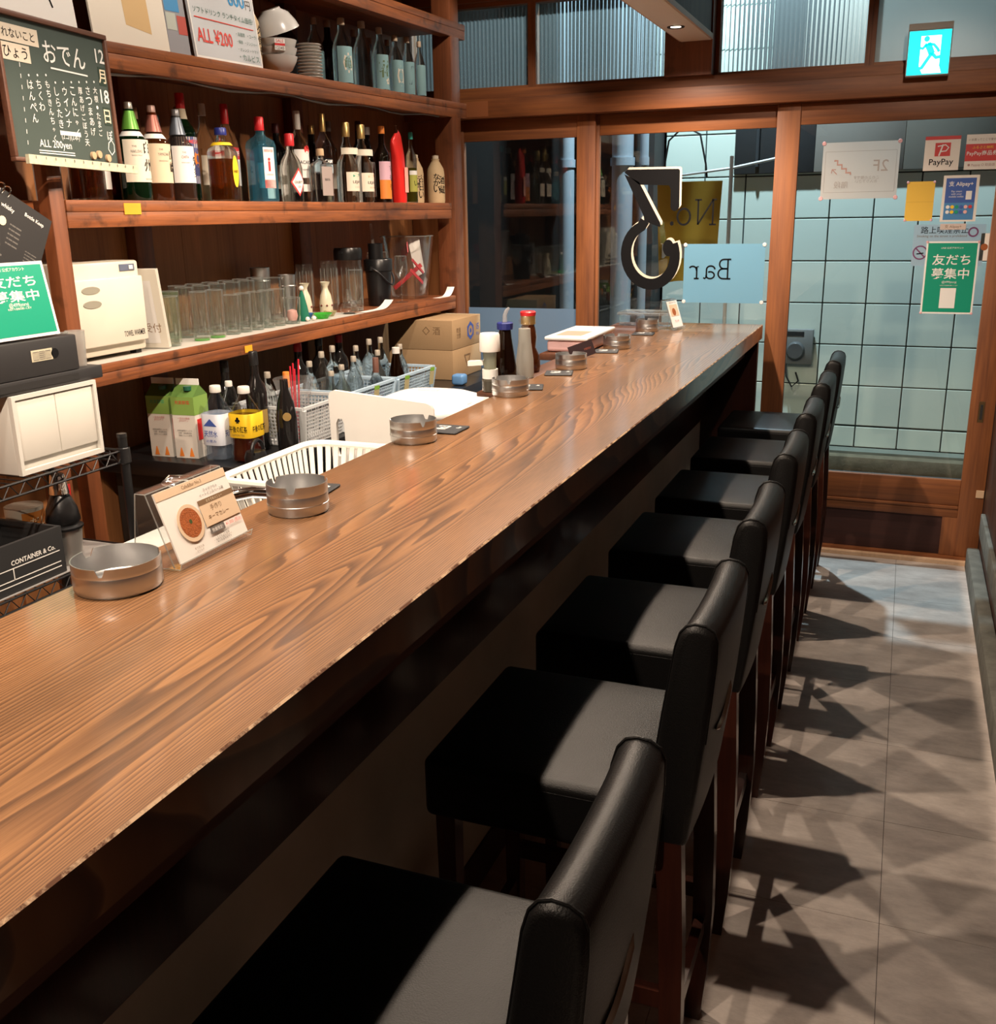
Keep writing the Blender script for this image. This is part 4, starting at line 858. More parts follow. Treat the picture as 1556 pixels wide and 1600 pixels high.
# two white panels and payment cards left of it
p1 = Card('paper_poster', 'white panel with a brown paper taped on, above the chalkboard', 'panel', (-2.215, 2.28, s1z(2.28)+.140), (0, 1, .02), (-.08, 0, 1), .30, .27, PAPER, .006)
p1.poly([(-.07, .135), (.055, .135), (.045, -.045), (-.02, -.06)], M('kraft', (.42, .30, .20), .7)); p1.line([(.0, .13), (.07, -.07)], .006, INK, 'black_cord')
p2 = Card('paper_poster', 'white panel with a tan handwritten note on the top shelf', 'panel', (-2.215, 2.655, s1z(2.655)+.140), (0, 1, .02), (-.08, 0, 1), .33, .27, M('panel_warm', (.74, .68, .58), .6), .006)
p2.poly([(-.03, .135), (.085, .135), (.09, -.09), (-.02, -.075)], M('note_tan', (.62, .42, .20), .7)); p2.text('Plan A\n・4 本\n・ビール\n・本 酒', .02, .045, BRN, w=.065, line=1)
cj = Card('card_display', 'leaflets with payment card logos beside the white panels', 'leaflet', (-2.21, 2.868, s1z(2.87)+.126), (.15, 1, 0), (-.1, 0, 1), .085, .24, M('leaflet_grey', (.28, .28, .30), .5), .004)
cj.rect(-.04, .06, .02, .115, PAPER); cj.text('JCB', -.01, .088, BLU, w=.045, bold=.03); cj.rect(-.04, .005, .02, .05, M('card_blue', (.05, .25, .50), .5)); cj.rect(0.005, -.06, .042, -.005, M('card_red', (.45, .08, .06), .5)); cj.rect(-.04, -.05, 0, 0, M('card_pale', (.45, .48, .42), .5))

# ================================================================== GLASS SHELF
Z3p = Z3+.0009
def tumbler(label, loc, H, R, mat=GLASS, group=None, base=.008, taper=.9, name='drinking_glass', rim=None):
    t = thing(name, label, 'glass', loc, 0, group)
    G().lathe([(0, 0), (R*taper*.96, 0), (R*taper, .004), (R, H), (R-.0016, H), (R*taper-.002, base+.002), (0, base)], 28, flute=.035).obj('glass_wall', mat, t, 70)
    G().lathe([(R-.0016, H-.0003), (R+.0003, H-.0003), (R+.0003, H+.0012), (R-.0016, H+.0012), (R-.0016, H-.0003)], 20).obj('rim', M('rim_light', (.82, .84, .82), .08) if False else glass('rim_glass', (.8, .84, .82), (.9, .9, .88), .25), t, 50)
    G().lathe([(0, .0012), (R*taper*.9, .0012), (R*taper*.92, base-.001), (0, base-.001)], 20).obj('base', glass('base_glass', (.75, .82, .78), (.8, .85, .82), .16), t, 50)
    return t
g0 = tumbler('clear tall drinking glass nearest the towel warmer', (-2.225, 2.705, Z3p), .160, .036)
tumbler('drinking glass with a green tinted base behind the first tall glass', (-2.29, 2.80, Z3p), .168, .030, GLASSG)
for y, l in ((2.862, 'left of the two front drinking glasses with green bases'), (2.950, 'right of the two front drinking glasses with green bases')):
    t = tumbler(l, (-2.222, y, Z3p), .163, .031, GLASS); bs = [q for q in t.children if q.name.startswith('base')][0]; bs.data.materials[0] = glass('green_base_glass', (.45, .80, .35), (.25, .75, .15), .5)
TG = None
for row, x, ys in (('back', -2.405, (2.985, 3.08, 3.175, 3.27, 3.365, 3.46)), ('middle', -2.328, (2.925, 3.02, 3.11, 3.20, 3.29, 3.38, 3.47))):
    for k, y in enumerate(ys):
        l = '%s clear tall drinking glass from the left in the %s row' % (ORD[k], row)
        if TG is None: TG = tumbler(l, (x, y, Z3p), .172, .033, group='clear tall glasses on the glass shelf')
        else: dup(TG, (x, y, Z3p), l)
SG = None
for k, y in enumerate((3.05, 3.125, 3.20, 3.275, 3.345)):
    l = '%s clear short drinking glass from the left in the front row' % ORD[k]
    if SG is None: SG = tumbler(l, (-2.23, y, Z3p), .138, .031, group='short glasses on the glass shelf')
    else: dup(SG, (-2.232, y, Z3p), l)
t = tumbler('short glass with a pink shape inside at the end of the front glasses', (-2.22, 3.425, Z3p), .100, .034)
G().lathe([(0, .009), (.016, .012), (.022, .03), (.018, .05), (0, .056)], 16).obj('pink_shape', M('pink_wax', (.72, .36, .32), .6), t)
def mug(label, loc, H, R, inv=False):
    t = thing('glass_mug', label, 'mug', loc)
    pr = [(0, 0), (R*.97, 0), (R, .006), (R, H), (R-.004, H), (R-.004, .014), (0, .014)]
    if inv: pr = [(R, 0), (R, H-.006), (R*.96, H), (0, H), (0, H-.012), (R-.004, H-.014), (R-.004, 0), (R, 0)]
    G().lathe(pr, 24).obj('glass_wall', GLASS, t, 40)
    for k in range(8):
        a = 2*PI*k/8; G().tube([((R+.0004)*math.cos(a), (R+.0004)*math.sin(a), H*.12), ((R+.0004)*math.cos(a), (R+.0004)*math.sin(a), H*.85)], .0016, 6).obj('flute', glass('rim_glass'), t)
    G().tube([(.0, R, H*.8), (.0, R+.022, H*.78), (.0, R+.032, H*.5), (.0, R+.022, H*.22), (.0, R, H*.2)], .006, 8).obj('handle', GLASS, t)
    return t
mug('tall clear glass mug standing farthest back beside the metal cups', (-2.43, 3.865, Z3p), .205, .036, True)
mug('clear upside down glass mug behind the cream flasks', (-2.36, 3.955, Z3p), .215, .038, True)
mug('large clear beer mug standing under the black lid', (-2.32, 4.085, Z3p), .212, .047)
t = tumbler('clear glass jug with a grey base in front of the beer mug', (-2.235, 3.965, Z3p), .175, .034, name='glass_jug'); 
t = thing('decanter', 'small clear glass decanter with a round belly at the shelf edge', 'decanter', (-2.20, 3.835, Z3p))
G().lathe([(0, 0), (.032, 0), (.040, .015), (.038, .032), (.02, .055), (.012, .07), (.011, .10), (.016, .104), (.010, .104), (.008, .06), (0, .05)], 24).obj('glass_body', GLASS, t, 50)
G().lathe([(0, .001), (.026, .001), (.026, .004), (0, .004)], 20).obj('dark_base', BLACK, t)
def cup(name, label, loc, H, R0_, R1_, mat, ridge=True):
    t = thing(name, label, 'cup', loc)
    G().lathe([(0, 0), (R0_, 0), (R0_*1.01, .003), (R1_, H), (R1_-.0015, H), (R0_-.002, .005), (0, .005)], 28).obj('cup_wall', mat, t, 40)
    if ridge: G().lathe([(R1_*.985, H*.72), (R1_+.0015, H*.74), (R1_*.99, H*.76)], 28).obj('ridge', mat, t, 40)
    return t
cup('shaker_tin', 'wide brushed steel shaker tin behind the drinking glasses', (-2.455, 3.572, Z3p), .205, .034, .040, STEEL)
t = cup('steel_cup', 'steel measuring cup with a wire handle behind the glasses', (-2.39, 3.665, Z3p), .172, .027, .036, STEEL)
G().tube([(0, .036, .168), (0, .050, .165), (0, .058, .14), (0, .052, .09)], .0022, 6).obj('wire_handle', STEEL, t)
# little ornaments
t = thing('felt_ornament', 'dark green felt hat ornament with white pom-poms', 'ornament', (-2.235, 3.525, Z3p))
G().lathe([(0, 0), (.026, 0), (.027, .012), (.020, .055), (.010, .10), (.004, .118), (0, .12)], 18).obj('hat', M('green_felt', (.005, .13, .075), .9), t)
for p, r in (((0, 0, .128), .010), ((.033, -.02, .010), .009), ((.036, .022, .009), .009)): G().lathe([(0, -r)]+[(r*math.sin(PI*k/6), -r*math.cos(PI*k/6)) for k in range(1, 6)]+[(0, r)], 12, p).obj('pom_pom', M('wool_white', (.80, .76, .70), .9), t)
CRM = M('cream_glaze', (.62, .56, .42), .3)
def tokkuri(label, loc):
    t = thing('sake_flask', label, 'flask', loc)
    G().lathe([(0, 0), (.022, 0), (.027, .015), (.028, .05), (.022, .085), (.012, .108), (.011, .118), (.021, .138), (.0195, .138), (.009, .115), (0, .11)], 24).obj('flask_body', CRM, t, 50)
    for k in range(7):
        a = 2*PI*k/7; G().lathe([(0, -.0055), (.0055, 0), (0, .0055)], 10, (.0275*math.cos(a), .0275*math.sin(a), .042)).obj('berry', M('berry_red', (.13, .01, .01), .3), t)
tokkuri('cream sake flask with dark berries beside the green ornament', (-2.305, 3.66, Z3p)); tokkuri('cream sake flask with dark berries nearer the glass mugs', (-2.262, 3.752, Z3p))
for nm, l, c, x, y, r in (('glass_dish', 'small bright green glass dish on the glass shelf', (.12, .62, .10), -2.205, 3.625, .040), ('glass_dish', 'small blue glass dish behind the green dish', (.10, .28, .60), -2.265, 3.605, .026), ('glass_dish', 'small pale yellow glass dish right of the green dish', (.55, .50, .30), -2.225, 3.72, .028)):
    tag(G().lathe([(0, 0), (r*.5, 0), (r*.55, .003), (r, .020), (r*.97, .0225), (r*.5, .007), (0, .006)], 24).obj(nm, glass('dish_%d' % int(c[0]*100), [min(1, q+.3) for q in c], c, .55), None, 50, (x, y, Z3p)), l, 'dish')
# black ice pails
t = thing('ice_pail', 'black plastic ice pail with a carrying handle on the glass shelf', 'bucket', (-2.265, 4.235, Z3p))
G().lathe([(0, 0), (.048, 0), (.052, .008), (.060, .155), (.066, .158), (.066, .205), (.063, .21), (.057, .155), (.046, .012), (0, .010)], 32).obj('pail_body', BLACK, t, 40)
hp = [(.072*math.cos(a)*.95, .0705*math.sin(a), .17-.075*math.cos(a)**2) for a in [-PI/2+PI*k/14 for k in range(15)]]
G().tube(hp, .0045, 8).obj('handle', BLACK, t)
for sy in (-1, 1): G().lathe([(0, -.008), (.009, -.008), (.009, .008), (0, .008)], 12, (0, sy*.068, .17)).obj('lug', BLACK, t)
t = thing('black_jar', 'black straw jar standing inside the black ice pail', 'jar', (-2.272, 4.230, Z3p+.015))
G().lathe([(0, 0), (.030, 0), (.034, .262), (.036, .264), (.033, .264), (.028, .006), (0, .006)], 24).obj('jar_body', BLACK, t, 40)
G().tube([(.005, .01, .01), (-.012, -.012, .35)], .0065, 8).obj('clear_tongs', glass('plastic_wrap'), t)
t = thing('plastic_tub', 'round black plastic tub upside down on top of the beer mug', 'tub', (-2.335, 4.085, Z3p+.2125))
G().lathe([(.062, 0), (.064, .004), (.064, .04), (.060, .052), (0, .052), (0, .046), (.056, .046), (.060, .038), (.058, 0), (.062, 0)], 32).obj('tub_body', BLACK, t, 40)
for sy in (-1, 1): G().rbox(-.012, sy*.062-.006, .028, .012, sy*.062+.012, .038, .003, 2).obj('grip', BLACK, t)
def wineglass(label, loc, H, R):
    t = thing('wine_glass', label, 'glass', loc, 0, 'wine glasses beside the ice pail')
    G().lathe([(0, 0), (.030, 0), (.030, .002), (.006, .006), (.0035, .012), (.0035, H*.42), (.008, H*.46), (R, H*.66), (R*.98, H*.8), (R*.82, H), (R*.80, H), (R*.95, H*.8), (R*.96, H*.66), (.004, H*.475), (0, H*.47)], 24).obj('goblet', GLASS, t, 60)
    G().lathe([(R*.80, H-.0003), (R*.83, H-.0003), (R*.83, H+.001), (R*.80, H+.001), (R*.80, H-.0003)], 24).obj('rim', glass('rim_glass'), t)
wineglass('clear stemmed wine glass right beside the black ice pail', (-2.31, 4.36, Z3p), .235, .034); wineglass('clear stemmed wine glass in front of the acrylic bucket', (-2.235, 4.405, Z3p), .215, .033); wineglass('clear stemmed wine glass between the others at the back', (-2.39, 4.42, Z3p), .235, .034)
# acrylic bucket with red tongs
t = thing('acrylic_bucket', 'large clear acrylic ice bucket holding red strips', 'bucket', (-2.325, 4.66, Z3p))
G().lathe([(0, 0, 4), (.080, 0, 4), (.085, .006, 4), (.118, .27, 3), (.122, .30, 3), (.119, .30, 3), (.082, .012, 4), (0, .012, 4)], 32).obj('bucket_wall', ACRYL, t, 40)
G().lathe([(.1205, .2985, 3), (.1235, .2985, 3), (.1235, .3025, 3), (.1205, .3025, 3), (.1205, .2985, 3)], 32).obj('rim', glass('rim_glass'), t)
RS = M('red_strip', (.62, .03, .045), .45)
for a, b in ((((-.05, -.06, .05), (.05, .05, .16)), .02), (((-.06, .06, .20), (.04, -.075, .25)), .05), (((.05, -.07, .14), (.05, .06, .07)), .016), (((.055, -.06, .19), (.06, .05, .12)), .012)): G().bar(a[0], a[1], .006, b).obj('red_strip', RS, t, 0)
G().add([(.03, .03, .10), (.05, .09, .12), (.02, .10, .29), (-.02, .045, .29), (.04, .07, .20)], [(0, 1, 4), (1, 2, 4), (2, 3, 4), (3, 0, 4)]).obj('paper_scrap', PAPER, t, 0)
# paper liner sheets on the shelf
def liner(name, label, y0, y1, x0, x1, curl):
    vs, fs = [], []; n = 12
    for i in range(n+1):
        u_ = i/n; zz = Z3+.0007+curl*max(0, u_-.6)**2*6
        vs += [(x0, y0+(y1-y0)*u_, zz), (x1, y0+(y1-y0)*u_, zz)]
    for i in range(n): fs.append((2*i, 2*i+1, 2*i+3, 2*i+2))
    tag(G().add(vs, fs).obj(name, PAPER, None, 60), label, 'paper')
liner('shelf_liner', 'white paper liner curling up in front of the black ice pail', 3.90, 4.16, -2.198, -2.155, .035)
liner('shelf_liner', 'white paper liner curling up at the corner post', 4.66, 4.845, -2.195, -2.155, .045)
tag(G().box(XB+.05, 2.26, Z3+.0001, XS-.002, 3.88, Z3+.0006).obj('shelf_mat', M('mat_grey', (.48, .45, .40), .8), None, 0), 'grey paper mat under the drinking glasses', 'mat')
# towel warmer and what leans beside it
t = thing('towel_warmer', 'cream coloured electric towel warmer on the glass shelf', 'towel warmer', (-2.33, 2.42, Z3+.001))
CRP = M('warm_plastic', (.66, .60, .49), .4)
G().rbox(-.095, -.15, .012, .125, .145, .282, .008, 2).obj('case', CRP, t)
dr = G().rbox(.1255, -.145, .042, .142, .138, .236, .004, 2).obj('door', M('door_cream', (.72, .66, .55), .35), t)
for zz in (.205, .165):
    G().lathe([(0, 0), (.038, 0), (.036, .0022), (0, .0022)], 24, sy=.30).obj('grip_recess', M('grip_olive', (.30, .28, .22), .5), dr).matrix_local = Matrix.Translation((.1415, -.085, zz)) @ Matrix.Rotation(PI/2, 4, 'Y') @ Matrix.Rotation(PI/2, 4, 'Z')
text(dr, 'TOWEL WARMER', (.1426, .078, .068), (0, 1, 0), (0, 0, 1), INK, w=.092, h=.017, bold=.004)
G().rbox(.125, .06, .252, .128, .125, .272, .001, 1).obj('switch_plate', M('switch_blue', (.12, .14, .20), .4), t); G().rbox(.1282, .098, .256, .131, .115, .268, .001, 1).obj('rocker', WHITE, t)
for sx in (-.07, .10):
    for sy in (-.12, .12): G().box(sx-.012, sy-.012, 0, sx+.012, sy+.012, .012).obj('foot', BLACKM, t, 0)
c = Card('clear_file', 'pale plastic file leaning against the towel warmer', 'folder', (-2.252, 2.607, Z3+.128), (1, .22, 0), (-.05, -.17, 1), .15, .25, M('file_pale', (.58, .54, .46), .4), .016); c.rect(-.06, -.11, .05, .09, M('file_page', (.62, .60, .58), .6)); c.text('受付', .03, -.06, BRN, h=.03)
tag(G().lathe([(0, 0), (.030, 0), (.030, .17), (.020, .18), (0, .18)], 20).obj('blue_canister', M('canister_blue', (.02, .07, .30), .4), None, 40, (-2.475, 2.285, Z3+.001)), 'blue printed canister behind the towel warmer', 'canister')

# ================================================================== BACK COUNTER THINGS
ZCp = ZC+.0009
def carton(label, x, y, rz, c1):
    t = thing('juice_carton', label, 'carton', (x, y, ZCp), rz); w = .042; h = .205
    G().box(-w, -w, 0, w, w, h).obj('body', M('carton_cream', (.66, .62, .56), .6), t, 0)
    G().box(-w-.0006, -w-.0006, h-.06, w+.0006, w+.0006, h+.0002).obj('green_band', M('carton_green', (.20, .34, .07), .6), t, 0)
    G().add([(-w, -w, h+.0004), (w, -w, h+.0004), (w, w, h+.0004), (-w, w, h+.0004), (-w, 0, h+.036), (w, 0, h+.036)], [(0, 1, 5, 4), (2, 3, 4, 5), (0, 4, 3), (1, 2, 5)]).obj('gable', M('carton_green_dark', (.10, .20, .04), .6), t, 0)
    G().box(-w, -.0018, h+.034, w, .0018, h+.055).obj('fin', PAPER, t, 0)
    G().lathe([(0, 0), (.013, 0), (.013, .013), (0, .013)], 16, (.012, -.022, h+.02)).obj('cap', M('cap_dkgreen', (.01, .09, .05), .4), t)
    text(t, '充実野菜', (0, -w-.0012, h-.018), (1, 0, 0), (0, 0, 1), c1, w=.055); text(t, '緑黄色野菜ミックス\n砂糖・食塩無添加\n国産にんじん使用', (0, -w-.0012, .085), (1, 0, 0), (0, 0, 1), INKG, w=.055, line=1.3)
    text(t, '一日分の野菜\nβカロテン', (0, -w-.0012, .130), (1, 0, 0), (0, 0, 1), M('print_pinkred', (.5, .12, .12), .6), w=.045)
    for px in (-.02, .018): G().lathe([(0, 0), (.009, 0), (.002, .028), (0, .03)], 10, (px, -w-.0005, .006), sy=.05).obj('carrot_print', ORG, t)
    G().box(w+.0002, -.03, .06, w+.001, .03, .13).obj('side_print', RED, t, 0)
carton('vegetable juice carton standing at the left on the black counter', -2.275, 2.70, .10, GRN); carton('vegetable juice carton beside the water bottle', -2.178, 2.705, .10, RED)
bottle('juice_bottle', 'small bottle with a white cap behind the water bottle', (-2.13, 2.86, ZC), .23, .030, 'pet', G_CLEAR, WHC, (.92, .42))
PETG = glass('pet_clear', (.96, .97, .98))
bottle('water_bottle', 'clear plastic water bottle with a white mountain label', (-2.058, 2.690, ZC), .245, .043, 'pet', PETG, WHC, (.91, .42), (.60, glass('water', (.86, .92, .97), (.45, .55, .68), .25)), [(.22, .64, .97, M('label_waterwhite', (.66, .70, .78), .5), -PI/2), (.22, .64, .97, M('label_waterwhite'), 0)],
       [('天然水', .38, -PI/2, BLU, 1.2, .09, .01), ('▲', .53, -PI/2, BLU, 1.2, .10), ('の恵み', .28, -PI/2, BLU, .9, .04), ('天然水', .38, 0, BLU, 1.2, .09, .01)])
bottle('tea_bottle', 'plastic tea bottle with a bright yellow label', (-1.955, 2.700, ZC), .245, .046, 'pet', PETG, WHC, (.91, .42), (.62, glass('tea_liquid', (.30, .06, .02), (.12, .02, .01), .5)), [(.34, .66, .98, YEL, -PI/2), (.34, .66, .98, YEL, 0)],
       [('午後の紅茶', .46, -PI/2, INK, 1.5, .09, .01), ('♣', .58, -PI/2, INK, None, .08), ('午後の紅茶', .46, 0, INK, 1.5, .09, .01), ('LEMON TEA', .38, -PI/2, BRN, 1.0, .025)])
bottle('wine_bottle', 'dark wine bottle rising between the tea bottle and the baskets', (-2.02, 2.86, ZC), .335, .036, 'wine', G_BLACK, BLACK, (.86, .42), None, [(.18, .42, 1.2, M('label_darkgold', (.30, .20, .06), .5), -PI/3)])
bottle('wine_bottle', 'second black bottle just behind the tall wine bottle', (-2.205, 2.945, ZC), .285, .036, 'wine', G_BLACK, BLACK, (.86, .42))
t = thing('sparkling_bottle', 'dark bottle with a round gold seal beside the yellow tea bottle', 'bottle', (-1.89, 2.835, ZCp)); G().lathe([(0, 0), (.034, 0), (.035, .12), (.028, .17), (.014, .215), (.013, .25), (0, .25)], 22).obj('glass_body', G_BLACK, t, 50)
G().lathe([(0, 0), (.014, 0), (.014, .002), (0, .002)], 18).obj('gold_seal', GOLD, t).matrix_local = Matrix.Translation((.022, -.030, .13)) @ Matrix.Rotation(PI/2, 4, 'X') @ Matrix.Rotation(.6, 4, 'Y')
t = thing('black_kettle', 'glossy black round handled kettle in front of the grey basket', 'kettle', (-1.886, 2.640, ZCp))
G().lathe([(0, 0), (.035, 0), (.037, .03), (.03, .05), (0, .055)], 24).obj('kettle_body', BLACK, t, 50)
G().tube([(.022+.0*k, -.02+.030*math.cos(a), .055+.035*math.sin(a)) for k, a in enumerate([PI*j/10*1.0 for j in range(11)])], .006, 8).obj('handle', BLACK, t)
def basket(label, x0, x1, y0, y1, h, mat, z=ZCp):
    t = thing('plastic_basket', label, 'basket', (0, 0, z)); g = G()
    rim = [(x0, y0, h), (x1, y0, h), (x1, y1, h), (x0, y1, h)]
    ro = G()
    for (a, b) in zip(rim, rim[1:]+rim[:1]): ro.bar(a, b, .012, .010)
    ro.obj('rim', mat, t, 0)
    ins = .018; fx0, fx1, fy0, fy1 = x0+ins, x1-ins, y0+ins, y1-ins
    G().box(fx0, fy0, 0, fx1, fy1, .003).obj('floor_plate', mat, t, 0)
    def wall(p0, p1, q0, q1):                                      # p: bottom corners, q: top corners
        w = G(); L_ = (Vector(p1)-Vector(p0)).length; n = max(3, int(L_/.013))
        for i in range(n+1):
            u_ = i/n; w.bar(Vector(p0).lerp(Vector(p1), u_), Vector(q0).lerp(Vector(q1), u_), .0036, .003)
        m = int(h/.013)
        for j in range(m+1):
            v_ = j/m; w.bar(Vector(p0).lerp(Vector(q0), v_), Vector(p1).lerp(Vector(q1), v_), .003, .0036)
        o = w.obj('lattice_wall', mat, t, 0); o['kind'] = 'stuff'
    B = [(fx0, fy0, .003), (fx1, fy0, .003), (fx1, fy1, .003), (fx0, fy1, .003)]; T_ = [(x0, y0, h-.004), (x1, y0, h-.004), (x1, y1, h-.004), (x0, y1, h-.004)]
    for k in range(4): wall(B[k], B[(k+1) % 4], T_[k], T_[(k+1) % 4])
    for k in range(4): G().bar(B[k], T_[k], .020, .012).obj('corner_post', mat, t, 0)
    return t
basket('pale grey plastic lattice basket at the left of the basket row', -2.15, -1.865, 2.90, 3.20, .137, GREYPL)
basket('pale blue plastic lattice basket in the middle of the basket row', -2.15, -1.865, 3.235, 3.575, .137, BLUEPL)
basket('pale blue plastic lattice basket nearest the cardboard boxes', -2.15, -1.865, 3.60, 3.95, .137, BLUEPL)
for y, l in ((3.40, 'tan paper tag with green tape on the left blue basket rim'), (3.66, 'tan paper tag with green tape between the two blue baskets'), (3.90, 'tan paper tag with green tape at the far basket corner')):
    c = Card('paper_tag', l, 'tag', (-1.852, y, ZC+.105), (.2, 1, 0), (.15, 0, 1), .030, .075, M('tag_tan', (.46, .40, .22), .7), .0008); c.rect(-.015, .022, .015, .0375, M('tape_green', (.22, .45, .05), .5))
BB = [(-2.08, 3.02, .235, 'shochu'), (-1.99, 3.305, .20, 'flask'), (-2.08, 3.30, .235, 'shochu'), (-1.985, 3.375, .215, 'flask'), (-2.08, 3.39, .26, 'shochu'), (-1.985, 3.47, .235, 'shochu'), (-2.09, 3.49, .27, 'tall'), (-1.98, 3.66, .235, 'flask'), (-2.08, 3.66, .25, 'shochu'), (-2.075, 3.765, .265, 'tall'), (-1.98, 3.86, .235, 'shochu'), (-2.08, 3.875, .26, 'shochu')]
BBL = ['clear pale capped bottle alone at the back of the grey basket']+['%s pale capped bottle from the left in the left blue basket' % ORD[k] for k in range(6)]+['%s pale capped bottle from the left in the right blue basket' % ORD[k] for k in range(5)]
for k, (x, y, h, shp) in enumerate(BB):
    gm = G_CLEAR if k not in (4, 7) else G_GREY
    bottle('small_bottle', BBL[k], (x, y, ZC+.0045), h, .033, shp, gm, M('cap_pale', (.46, .41, .34), .45, .3), (.91, .34), (.35, glass('pale_liquid', (.85, .82, .72))), [], [], 'clear bottles in the baskets')
for x, y, h, r, cm, l in ((-2.075, 3.13, .22, .031, ORG, 'bottle with an orange pointed cap in the grey basket'), (-1.985, 3.565-.01, .225, .030, M('cap_brown', (.16, .07, .05), .5), 'bottle with a brown cap in the left blue basket')):
    bottle('syrup_bottle', l, (x, y if y < 3.5 else 3.52, ZC+.0045) if y < 3.5 else (-1.915, 3.52, ZC+.0045), h, r, 'flask', G_CLEAR, cm, (.74, .40), None, [(.1, .45, 1.1, M('label_violet', (.30, .14, .34), .6), -.8)])
for x, y, h, cm, l in ((-2.23, 3.46, .285, REDC, 'dark bottle with a red cap behind the blue baskets'), (-2.23, 3.62, .29, BLACK, 'black bottle with a black cap behind the blue baskets'), (-2.24, 3.80, .28, REDC, 'brown bottle with a red cap behind the far blue basket')):
    bottle('soy_bottle', l, (x, y, ZC), h, .038, 'wine', G_BLACK, cm, (.88, .42), None, [(.1, .4, 1.1, LAB_C)])
t = thing('sauce_bottle', 'broad dark brown bottle with a white cap standing between the blue baskets', 'bottle', (-1.945, 3.755, ZC+.0054)); G().lathe([(0, 0), (.042, 0), (.044, .02), (.042, .09), (.022, .17), (.014, .21), (0, .21)], 24).obj('glass_body', G_BROWN, t, 50); G().lathe([(0, .2105), (.016, .2105), (.016, .235), (0, .235)], 16).obj('cap', WHC, t)
# bag of red straws
t = thing('straw_bag', 'clear plastic bag with red straws in the grey basket', 'bag', (-1.95, 2.985, ZC+.0055))
G().lathe([(0, 0), (.028, .002), (.036, .05), (.045, .13), (.058, .20), (.066, .225)], 11, p=3).obj('bag_film', glass('plastic_wrap'), t, 30)
for k in range(5): G().tube([(.008*math.cos(k*1.3), .008*math.sin(k*1.3), .004), (.016*math.cos(k*1.3)+.01, .018*math.sin(k*1.3), .29-.008*k)], .003, 6).obj('straw', M('straw_red', (.62, .02, .04), .4), t)
# cardboard boxes at the far end
KR = M('cardboard', (.38, .25, .135), .85, 0, .3, 0, .15, 80, 0, .08, 6)
for z, l in ((ZCp, 'lower cardboard box of the two stacked beside the corner post'), (ZCp+.142, 'upper cardboard box with a blue hexagon emblem under the glass shelf')):
    t = thing('cardboard_box', l, 'box', (-2.15, 4.585, z))
    G().box(-.17, -.175, 0, .17, .175, .1405).obj('carton_body', KR, t, 35, bev=.002)
    if z > ZCp:
        pts = [(.1708, .045+.045*math.sin(2*PI*i/6), .072+.045*math.cos(2*PI*i/6)) for i in range(6)]; G().add(pts, [list(range(6))]).obj('emblem', BLU, t, 0)
        text(t, '◎', (.1713, .045, .072), (0, 1, 0), (0, 0, 1), KR, h=.05, bold=.02); text(t, '15', (.1708, .135, .085), (0, 1, 0), (0, 0, 1), BLU, h=.03, bold=.02); text(t, '本入', (.1708, .135, .05), (0, 1, 0), (0, 0, 1), BLU, h=.018)
        text(t, '取扱\n注意', (.1708, -.10, .075), (0, 1, 0), (0, 0, 1), BRN, h=.05); text(t, '◇ 酒', (.06, -.1758, .09), (1, 0, 0), (0, 0, 1), BRN, h=.04)
    else: text(t, '▽', (.1708, .0, .07), (0, 1, 0), (0, 0, 1), BRN, h=.07)
tag(G().rbox(-.03, -.03, 0, .03, .03, .05, .012, 3).obj('blue_clip', M('clip_blue', (.12, .28, .55), .4), None, 60, (-1.90, 4.30, ZCp)), 'small blue plastic clip box in front of the cardboard boxes', 'clip box')

# ================================================================== BEHIND THE COUNTER
ZK = .9008
# white cutting board stood on edge
cb = thing('cutting_board', 'white plastic cutting board standing upright behind the counter', 'cutting board', (-1.335, 2.47, ZK))
outer = [(-.155, 0), (.155, 0), (.155, .262), (.148, .275), (.135, .281), (-.140, .309), (-.152, .304), (-.157, .292)]
hole = [(-.136, .12), (-.118, .12), (-.112, .135), (-.114, .215), (-.120, .228), (-.132, .228), (-.138, .215), (-.140, .135)]
bm = bmesh.new(); vo = [bm.verts.new((x, 0, z)) for x, z in outer]; vh = [bm.verts.new((x, 0, z)) for x, z in hole]
eo = [bm.edges.new((vo[i], vo[(i+1) % len(vo)])) for i in range(len(vo))]+[bm.edges.new((vh[i], vh[(i+1) % len(vh)])) for i in range(len(vh))]
bmesh.ops.triangle_fill(bm, use_beauty=True, edges=eo)
# drop the faces that fill the grip hole
for f in [f for f in bm.faces if all(v in vh for v in f.verts)]: bm.faces.remove(f)
r_ = bmesh.ops.extrude_face_region(bm, geom=bm.faces[:]); bmesh.ops.translate(bm, verts=[v for v in r_['geom'] if isinstance(v, bmesh.types.BMVert)], vec=(0, .014, 0))
G().bm(bm).obj('board_slab', WHITE, cb, 30); cb.rotation_euler = (0, 0, math.radians(6))
